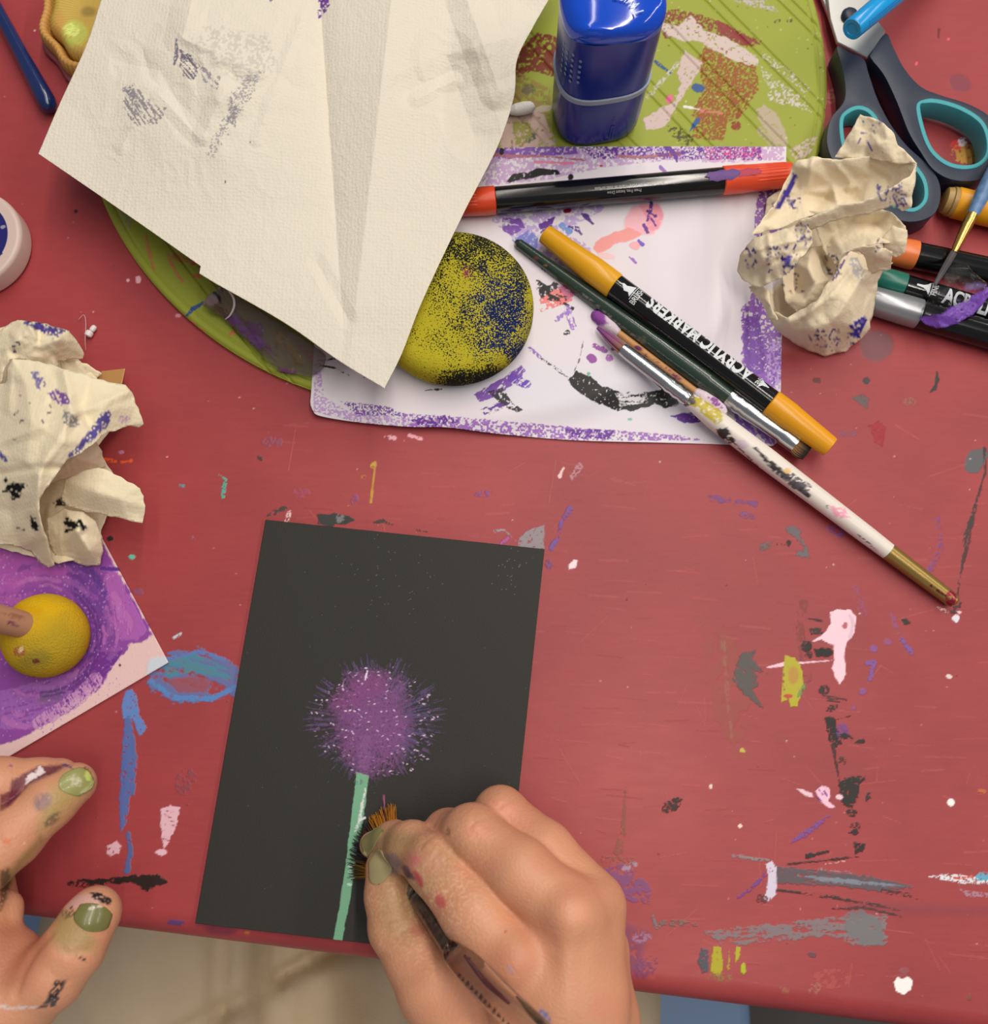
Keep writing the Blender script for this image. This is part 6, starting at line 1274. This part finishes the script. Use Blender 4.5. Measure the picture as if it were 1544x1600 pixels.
# ---- right hand
RF = [
 [(800,1500,56,11.5),(740,1425,52,11),(682,1352,44,10.2),(644,1324,32,9.0),(616,1315,22,7.2),(582,1320,14.5,5.0)],           # index
 [(888,1430,58,12.0),(812,1362,54,11.0),(738,1304,45,10.2),(700,1304,28,8.8),(672,1330,14,7.6)],       # middle
 [(925,1412,46,11.0),(850,1330,42,10.2),(782,1270,33,9.2),(752,1290,18,8.2),(728,1330,10,7.4)],       # ring
 [(935,1480,34,10.0),(880,1400,24,9.0),(820,1345,16,8),(790,1370,10,7)],            # little
 [(678,1545,36,12),(652,1500,32,11),(619,1450,28,9.6),(610,1400,25,9.0),(604,1356,20,7.9)],         # thumb
]
RP = [
 [(800,1500,54,12),(840,1600,52,13.5),(866,1720,50,17)], [(888,1430,56,12.5),(880,1560,54,14),(880,1720,50,18)],
 [(922,1420,45,11.5),(910,1560,48,13.5),(900,1720,48,18)], [(930,1490,34,11),(932,1600,36,13),(915,1720,44,18)],
 [(678,1545,36,12),(735,1620,40,14),(830,1720,46,18)], [(700,1540,36,9),(780,1520,42,10),(840,1540,44,10)],
 [(880,1720,48,22),(900,1830,46,25),(915,1960,44,29),(930,2080,40,33)],
]
def rextra(X, Y, Z, f, W):
    # knuckles, tendons and the soft hollow between them
    for p, r in (((888,1428,66),6.5), ((926,1410,53),5.5), ((806,1498,63),6.5), ((740,1302,52),5), ((786,1268,39),4.5)):
        c = W(p); f = smin(f, np.sqrt((X - c[0]) ** 2 + (Y - c[1]) ** 2 + (Z - c[2]) ** 2) - r, 5)
    for a, b in (((888,1440,68),(882,1640,66)), ((930,1425,56),(905,1640,60))):
        f = smin(f, cone(X, Y, Z, W(a), W(b), 2.0, 1.4), 4)
    return f
rV, rF = hand_mesh(RF, RP, res=0.72, kf=3.0, kp=7.0, kw=1.1, extra=rextra)
# ---- left hand
LF = [
 [(-95,1400,52,12.5),(-30,1345,50,11.2),(18,1308,47,10.2),(78,1254,42,8.8),(118,1224,38,7.4)],
 [(-110,1330,44,12),(-50,1260,42,10.5),(0,1226,40,9.4),(60,1222,34,8.2),(92,1216,28,7.4)],
 [(-120,1390,34,11),(-60,1330,22,9.5),(-20,1360,14,8.5),(-6,1410,10,8.0)],
 [(30,1560,44,12.5),(78,1525,46,11.2),(114,1482,47,10.2),(138,1440,46,9.0),(150,1424,45,7.8)],
]
LP = [
 [(-95,1400,50,13),(-150,1500,50,15),(-240,1600,50,19)], [(-110,1330,42,13),(-170,1450,46,15),(-250,1590,50,19)], [(-110,1420,36,12),(-170,1520,42,15),(-250,1610,48,19)],
 [(30,1560,42,13),(-40,1575,44,17),(-130,1590,46,20),(-240,1620,48,20)], [(30,1490,40,7),(-20,1500,42,11),(-80,1470,44,13)], [(20,1540,42,9),(-40,1530,42,12),(-120,1520,44,16)], [(6,1420,36,6),(-40,1420,42,10)],
 [(-240,1605,48,22),(-330,1690,46,26),(-430,1790,44,30),(-540,1900,42,33)],
]
def lextra(X, Y, Z, f, W):
    c = W((150, 1424, 46)); f = smin(f, np.sqrt((X - c[0]) ** 2 + (Y - c[1]) ** 2 + (Z - c[2]) ** 2) - 7.6, 3)
    return f
lV, lF = hand_mesh(LF, LP, res=0.8, kf=3.0, kp=7.0, kw=1.1, extra=lextra)
V = np.concatenate([rV, lV]); F = np.concatenate([rF, lF + len(rV)])
me = npmesh('body', V, F)
OCH = (168, 136, 84); MAG = (180, 60, 84)
HS = [
 # right: greenish gold dust on the fingertips
 poly([(560,1310),(600,1290),(650,1300),(720,1330),(700,1380),(650,1400),(640,1360),(600,1330),(575,1350)], (176,138,96), a=.62, soft=34), poly([(572,1340),(620,1330),(645,1380),(650,1430),(640,1470),(590,1460),(582,1400)], (168,136,92), a=.62, soft=34),
 poly([(560,1325),(600,1296),(650,1304),(640,1318),(600,1326),(575,1334)], (140,122,84), a=.5, soft=18), ell(612,1350,16,18,0,(130,108,112), a=.8, soft=8), ell(636,1362,6,12,-30,(96,60,80), a=.8, soft=4),
 ell(646,1344,12,10,0,(206,110,116), a=.8, soft=6, dry=.2, ns=3), ell(654,1374,5,16,-30,(176,62,72), a=.9, soft=5), ell(688,1408,8,12,-20,(196,84,84), a=.85, soft=6), ell(640,1368,10,5,40,(90,66,78), a=.8, soft=3), ell(652,1454,12,8,0,(196,110,96), a=.6, soft=8), ell(790,1455,3,3,0,(186,96,84), a=.8), ell(735,1530,7,14,-30,(70,70,110), dry=.15, a=.9, ns=3), ell(796,1516,6,8,0,(160,150,170), dry=.42, ns=1.6, a=.8), ell(850,1590,9,14,-30,(110,116,170), dry=.32, ns=1.6, a=.9), ell(700,1300,4,8,20,(130,96,80), dry=.3, a=.7),
 ell(668,1345,34,22,20,(186,120,104), a=.35, soft=16), ell(745,1300,20,12,0,(216,140,116), a=.5, soft=12), ell(786,1262,26,12,20,(222,146,122), a=.5, soft=12), ell(900,1425,26,22,0,(222,156,124), a=.5, soft=16), ell(800,1500,30,20,0,(196,120,96), a=.35, soft=20),
 # left
 poly([(-10,1440),(80,1455),(70,1500),(40,1540),(-10,1560)], (150,84,62), a=.45, soft=26), poly([(80,1232),(110,1204),(142,1206),(142,1228),(110,1262),(80,1290),(60,1300),(66,1262)], (160,146,82), a=.7, soft=24), ell(66,1252,16,12,-40,(136,110,120), a=.75, soft=8, dry=.15, ns=4), ell(82,1280,16,7,-40,(100,84,66), a=.8, soft=5, dry=.2), poly([(0,1380),(30,1340),(64,1304),(70,1312),(40,1350),(16,1384),(0,1400)], (146,116,66), a=.8, soft=10), poly([(18,1220),(60,1196),(100,1196),(88,1206),(40,1228),(10,1262)], (104,44,64), a=.9, soft=5), poly([(0,1240),(14,1238),(44,1226),(20,1256),(0,1268)], (112,40,62), a=.85, soft=4), poly([(40,1214),(62,1200),(60,1193),(72,1206),(56,1216),(40,1226)], (222,206,206), dry=.15, edge=2), line([(98,1195),(110,1198),(114,1203)], (110,70,120), w=4, dry=.2), ell(136,1206,9,5,60,(50,44,40), a=.7, dry=.3), ell(10,1314,7,4,0,(220,120,84), a=.8, soft=3), line([(37,1316),(42,1311)], (240,230,220), w=1.5), ell(16,1197,5,2,0,(150,90,140)),
 poly([(100,1418),(118,1400),(140,1396),(160,1404),(150,1414),(120,1420)], (206,160,150), a=.9, soft=5), poly([(140,1394),(158,1394),(174,1406),(172,1414),(156,1410),(146,1402)], (30,30,34), dry=.16, ns=2, edge=3), poly([(96,1424),(112,1416),(120,1428),(106,1436),(98,1434)], (46,42,40), dry=.35, ns=2.4), poly([(84,1440),(96,1424),(118,1434),(140,1450),(150,1470),(146,1486),(100,1486),(82,1474)], (160,138,84), a=.8, soft=18), line([(88,1486),(110,1490),(134,1488)], (190,154,110), w=4, soft=3, a=.8), line([(120,1494),(134,1500)], (30,28,30), w=3, dry=.2), poly([(86,1532),(106,1532),(96,1548),(84,1564),(70,1572),(76,1552)], (40,38,44), dry=.26, ns=3, soft=3), poly([(56,1576),(80,1560),(96,1556),(84,1572)], (70,66,70), dry=.35, ns=2.2), line([(-5,1572),(24,1576)], (206,190,184), w=4, dry=.2), line([(30,1574),(56,1574)], (206,190,184), w=4, dry=.4), poly([(0,1360),(14,1356),(18,1380),(8,1410),(0,1424)], (70,56,34), a=.8, soft=5, dry=.15), poly([(-10,1440),(60,1452),(80,1465),(40,1520),(-10,1540)], (176,104,80), a=.35, soft=20),
]
CREASE = [([(596,1474),(615,1468),(640,1446)], 1.0, .35), ([(690,1318),(700,1336),(694,1352)], 1.2, .25), ([(676,1326),(688,1340),(684,1358)], 1.2, .2), ([(704,1322),(712,1338)], 1.2, .2), ([(668,1310),(676,1326)], 1.0, .2), ([(605,1440),(622,1436),(636,1428)], 1.2, .15),
 ([(86,1485),(110,1489),(140,1486)], 1.4, .4), ([(80,1458),(52,1490),(36,1520),(24,1556)], 2.5, .8), ([(70,1510),(92,1534),(112,1530)], 1.5, .25), ([(60,1300),(74,1318)], 1.2, .2), ([(112,1446),(124,1456),(142,1452)], 1.0, .15), ([(64,1246),(78,1262)], 1.2, .2)]
def skin_tone(v, px, col):
    n = fbm(px[:, 0] / 60, px[:, 1] / 60, 3, 41); col *= (0.93 + 0.14 * n)[:, None]
    k = np.clip((fbm(px[:, 0] / 45, px[:, 1] / 45, 2, 44) - .45) * 3, 0, 1)[:, None] * .25
    col[:] = col * (1 - k) + lin((208, 128, 104)) * k
    # dust of gold paint on index finger and thumb of the right hand
    d = np.exp(-((px[:, 0] - 650) / 85) ** 2 - ((px[:, 1] - 1390) / 95) ** 2)
    g = (fbm(px[:, 0] / 1.7, px[:, 1] / 1.7, 2, 77) > .62) * d * .55
    col[:] = col * (1 - g[:, None]) + lin((240, 210, 170)) * g[:, None]
paintmesh(me, (208, 148, 114), HS, skin_tone)
nn = np.empty(len(V) * 3, np.float32); me.vertex_normals.foreach_get('vector', nn); nn = nn.reshape(-1, 3); pxv = pix(V); up_ = (nn[:, 2] > 0)
dis = np.zeros(len(V))
for kx, ky, kr, ka in ((690,1338,26,35),(668,1322,16,30),(745,1292,24,40),(790,1264,20,40),(612,1446,22,75),(112,1488,20,-50),(66,1262,18,-38),(10,1312,20,-38)):
    r_ = math.radians(ka); uu_ = (pxv[:, 0] - kx) * math.cos(r_) + (pxv[:, 1] - ky) * math.sin(r_); vv_ = -(pxv[:, 0] - kx) * math.sin(r_) + (pxv[:, 1] - ky) * math.cos(r_)
    dis += .00055 * np.clip(ridge(uu_ / 7 + .6 * noise(uu_ / 12, vv_ / 12, seed=5), vv_ / 26, 2, 7) - .45, 0, 1) * np.exp(-(uu_ ** 2 + vv_ ** 2) / kr ** 2) * 2
for pts, w_, d_ in CREASE: dis += d_ / 1000 * np.exp(-np.clip(sd_line(pxv, pts, [0] * len(pts)), 0, 60) ** 2 / (w_ * 2.2) ** 2)
me.vertices.foreach_set('co', (V - nn * (dis * up_)[:, None]).astype(np.float32).ravel())
body = link('body', me, m_skin, person)
sm = body.modifiers.new('soft', 'SMOOTH'); sm.factor = .5; sm.iterations = 3
m_nail = mat('fingernail', (184, 170, 110), .3, attr=True, spec=.5, coat=.2)
from mathutils.bvhtree import BVHTree
_dg = bpy.context.evaluated_depsgraph_get(); skin_tree = BVHTree.FromObject(body, _dg)
def nail(px0, px1, up, width, base, strokes=(), lift=.0004):
    """plate lying on the fingertip from px0 (cuticle, (x,y,h)) to px1 (free edge)"""
    a, b = P(*px0), P(*px1); d = (b - a); Ln = d.length; d.normalize(); u = Vector(up).normalized(); s = d.cross(u).normalized(); u = s.cross(d).normalized()
    nu, nv = 21, 27; G = []
    for i in range(nu):
        x = (i / (nu - 1) * 2 - 1)
        for j in range(nv):
            t = j / (nv - 1)
            wd = width * .5 * (math.sin(math.pi / 2 * min(1, t / .42)) ** .6 if t < .42 else 1 - .10 * (t - .42) / .58)
            tt = t if t < .8 else .8 + (t - .8) * (1 - .75 * x * x)
            G.append(a + d * (Ln * tt) + s * (x * wd))
    H = []
    for g in G:
        hit = skin_tree.ray_cast(g + u * .02, -u)
        H.append(None if hit[0] is None else (hit[0] - g).dot(u))
    ok = [h for h in H if h is not None and abs(h) < .006]; md_ = sum(ok) / max(1, len(ok))
    H = np.array([h if h is not None and abs(h - md_) < .005 else md_ - .003 for h in H]).reshape(nu, nv)
    for _ in range(3):
        H[1:-1] = (H[:-2] + H[1:-1] * 2 + H[2:]) / 4; H[:, 1:-1] = (H[:, :-2] + H[:, 1:-1] * 2 + H[:, 2:]) / 4
    jj = np.arange(nv) / (nv - 1)
    H = H + lift + .0003 * np.sin(jj * 3.1)[None, :]
    V = [tuple(g + u * float(h)) for g, h in zip(G, H.ravel())]
    me = npmesh('fingernail', V, gridfaces(nu, nv)); paintmesh(me, base, list(strokes))
    if me.polygons[200].normal.dot(u) < 0: me.flip_normals()
    o = link('fingernail', me, m_nail, person); md = o.modifiers.new('t', 'SOLIDIFY'); md.thickness = .0006; md.offset = -1
    return o
nail((600,1382,31), (586,1330,26), (-.62, .05, 1), .0088, (158, 146, 106))
nail((604,1306,28), (563,1320,18), (-.10, .95, .8), .0060, (146, 140, 92))
nail((94,1234,47), (141,1206,43), (-.12, .40, 1), .0084, (150, 150, 90), [ell(118,1222,10,8,0,(206,196,170), dry=.35, a=.6), ell(138,1212,5,8,0,(196,206,110))])
nail((136,1455,55.5), (154,1414,52), (.38, .0, 1), .0122, (112, 110, 60), [ell(122,1444,14,7,0,(110,108,60), dry=.3, a=.6), line([(140,1420),(170,1412)], (206,190,170), w=4, dry=.25)])

# ---- trousers and shirt (cloth is coarse and soft)
m_trs = mat('beige_cotton', (214, 194, 164), .9, bump=(1500, .0002, 2), spec=.1, var=((188, 166, 136), 14, .5))
def field(lo, hi, res, fn):
    n = np.ceil((np.array(hi) - lo) / res).astype(int) + 1
    ax = [(lo[k] + np.arange(n[k]) * res).astype(np.float32) for k in range(3)]
    X, Y, Z = np.meshgrid(*ax, indexing='ij'); return nets(fn(X, Y, Z), np.array(lo), res)
LZ = T - .205
def f_trs(X, Y, Z):
    f = cone(X, Y, Z, (-.012, -.46, LZ - .005), (.010, .06, LZ), .104, .090)
    f = smin(f, cone(X, Y, Z, (-.170, -.46, LZ - .005), (-.176, .06, LZ), .092, .082), .040)
    f = smin(f, cone(X, Y, Z, (-.20, -.49, LZ + .01), (-.03, -.49, LZ + .01), .115, .115), .05)
    f = smin(f, cone(X, Y, Z, (.010, .06, LZ), (.02, .05, .08), .082, .055), .03); f = smin(f, cone(X, Y, Z, (-.176, .06, LZ), (-.19, .05, .08), .082, .055), .03)
    fold = np.abs(np.sin((X * .55 + Y * 1.0) * 42 + 2.2 * np.sin(X * 26)))
    f = f + .0035 * fold + .003 * np.sin(X * 60 + Y * 25)
    d = np.abs(X + .128 + .02 * (Y + .25)); f = f - .0040 * np.exp(-(d / .006) ** 2) + .0060 * np.exp(-((d - .012) / .005) ** 2)
    f = f + .009 * np.exp(-((Y + .225 - .45 * (X + .128)) / .006) ** 2) * (X > -.23) * (X < -.05)
    return f
tv, tf = field((-.37, -.64, .0), (.16, .16, T - .06), .0042, f_trs)
link('trousers', npmesh('trousers', tv, tf), m_trs, person)
m_sht = mat('white_tshirt', (206, 208, 212), .9, bump=(1200, .0002, 2), spec=.1)
def f_sht(X, Y, Z):
    f = cone(X, Y, Z, (-.17, -.53, T - .18), (-.18, -.56, T + .22), .115, .12); f = smin(f, cone(X, Y, Z, (-.06, -.53, T - .18), (-.05, -.56, T + .22), .115, .12), .08)
    f = smin(f, cone(X, Y, Z, (-.26, -.55, T + .27), (.04, -.55, T + .27), .075, .075), .06)
    f = smin(f, cone(X, Y, Z, (.055, -.54, T + .26), (.11, -.46, T + .06), .062, .055), .03); f = smin(f, cone(X, Y, Z, (.11, -.46, T + .05), (.085, -.335, T + .046), .050, .041), .02)
    f = smin(f, cone(X, Y, Z, (-.28, -.54, T + .26), (-.38, -.46, T + .06), .062, .055), .03); f = smin(f, cone(X, Y, Z, (-.38, -.46, T + .05), (-.330, -.375, T + .046), .050, .042), .02)
    return f + .0025 * np.sin(X * 50 + Z * 30) * np.sin(Y * 40)
sv, sf = field((-.47, -.72, T - .32), (.21, -.28, T + .37), .006, f_sht)
link('shirt', npmesh('shirt', sv, sf), m_sht, person)

# ---- chair
m_ch = mat('chair_plastic', (124, 152, 190), .4)
cz = T - .342
chair = thing('chair', 'pale blue plastic chair the person sits on, seen below the table edge', 'chair', (-.09, -.40, 0))
box('seat', (-.10, -.36, cz), (.56, .52, .03), m_ch, chair, .012)
box('backrest', (-.10, -.74, cz + .32), (.48, .025, .34), m_ch, chair, .010)
m_chl = mat('chair_steel', (150, 150, 152), .35, .9)
for x in (-.33, .13):
    for y in (-.14, -.58): lathe('leg', (x, y, 0.001), (x, y, cz - .01), [(0, .012), (1, .012)], m_chl, chair, 18)
    lathe('back_post', (x * .9, -.60, cz), (x * .9 , -.735, cz + .40), [(0, .011), (1, .011)], m_chl, chair, 18)

# ================================================================== THE FAN BRUSH IN THE RIGHT HAND
m_clear = mat('clear_acrylic', (236, 230, 222), .03, trans=1.0, ior=1.49, spec=.5)
fb = thing('fan_brush', 'fan brush with a clear plastic handle held in the right hand over the flower stem', 'paintbrush', P(700, 1460, 20), 'paint brushes')
tubepath('handle', [P(648,1394,31), P(668,1424,39), P(706,1480,54), P(709,1484,55), P(716,1492,57.5), P(760,1541,70), P(822,1600,86), P(905,1676,104)], [.0030, .0033, .0035, .0036, .0049, .0050, .0048, .0044], m_clear, fb, 28, 160)
tubepath('handle_core', [P(655,1404,33.5), P(676,1436,42), P(706,1480,53)], [.0016, .0019, .0014], mat('dark_core', (62, 56, 50), .4, var=((130, 124, 110), 400, .6)), fb, 14)
tubepath('handle_core', [P(728,1500,60), P(762,1540,70), P(800,1575,80)], [.0003, .0005, .0003], mat('inner_streak', (110, 56, 66), .4), fb, 10)
tubepath('handle_core', [P(806,1560,81), P(834,1592,88), P(872,1632,96)], [.0003, .0009, .0007], mat('grey_streak', (70, 64, 58), .4, var=((150, 130, 80), 300, .6)), fb, 10)
tubepath('ferrule', [P(622,1362,14), P(634,1376,21), P(650,1398,31.5)], [.0024, .0030, .0031], m_silver, fb, 28)
rr = random.Random(3); it = []
tips = [(613,1256,5), (606,1260,4), (597,1263,4), (588,1270,3.5), (579,1279,3.2), (570,1288,3), (562,1298,2.8), (556,1309,2.6), (552,1321,2.6), (549,1333,2.6), (546,1345,2.6), (548,1358,2.6), (544,1370,2.6), (543,1381,2.6)]
tq = polyline(tips, 200)
for i in range(340):
    s_ = rr.random(); t = tq[int(s_ * 199)]
    if s_ > .70 and (int(s_ * 60) % 3): continue
    q = P(t[0] + rr.uniform(-5, 9), t[1] + rr.uniform(-3, 5), t[2] + rr.uniform(0, 2.4)); b0 = P(622 + rr.uniform(-8, 8) - 6 * s_, 1352 + 14 * s_ + rr.uniform(-4, 4), 11 + rr.uniform(-2, 2))
    mid = b0.lerp(q, .5) + Vector((rr.uniform(-.0006, .0006), rr.uniform(-.0006, .0006), .0006))
    amb = rr.choice([(226, 156, 30), (206, 130, 24), (176, 108, 30)]); dk = (44, 32, 40)
    if s_ < .28: cc = [amb, amb, rr.choice([amb, (150, 96, 30)])]
    elif s_ < .5: cc = [amb, amb if rr.random() > .4 else (70, 48, 30), dk]
    elif s_ < .72: cc = [amb, (60, 44, 44), dk]
    else: cc = [amb, amb, (30, 34, 30)]
    it.append(((b0, mid, q), (.00026, .00028, .00010), cc))
for k in range(9):
    it.append(((P(612,1340,9), P(603 + rr.uniform(-2, 2),1290,6), P(600 + rr.uniform(-1.5, 1.5),1241 + rr.uniform(0, 8),3.6)), (.0002, .00018, .00006), [(150, 96, 40), (130, 70, 100), (170, 96, 130)]))
strands('bristles', it, m_hair, fb)
# dark marks printed along the handle
m_dark = mat('handle_print', (60, 44, 40), .5)
ax0, ax1 = P(735,1514,66), P(822,1600,88)
dd, ss, uu = frame_from(ax1 - ax0)
rr = random.Random(9)
for k in range(1):
    bm = bmesh.new()
    for j in range(13):
        c = ax0 + dd * (.0010 + .0024 * j); w0 = rr.uniform(.0006, .0011); h0 = rr.uniform(.0006, .0010)
        for (dx, dy, wx, wy) in ((0, 0, w0 * .3, h0), (w0 * .5, rr.uniform(-.3, .3) * h0, w0 * .5, h0 * .3), (w0 * .9, 0, w0 * .25, h0 * rr.uniform(.3, 1))):
            vs = [bm.verts.new(c + dd * (dx + a * wx) + ss * (.0026 + dy + b * wy) + uu * .00445) for a, b in ((-1, -1), (1, -1), (1, 1), (-1, 1))]; bm.faces.new(vs)
    me = bpy.data.meshes.new('print'); bm.to_mesh(me); bm.free(); link('printed_marks', me, m_dark, fb, False)
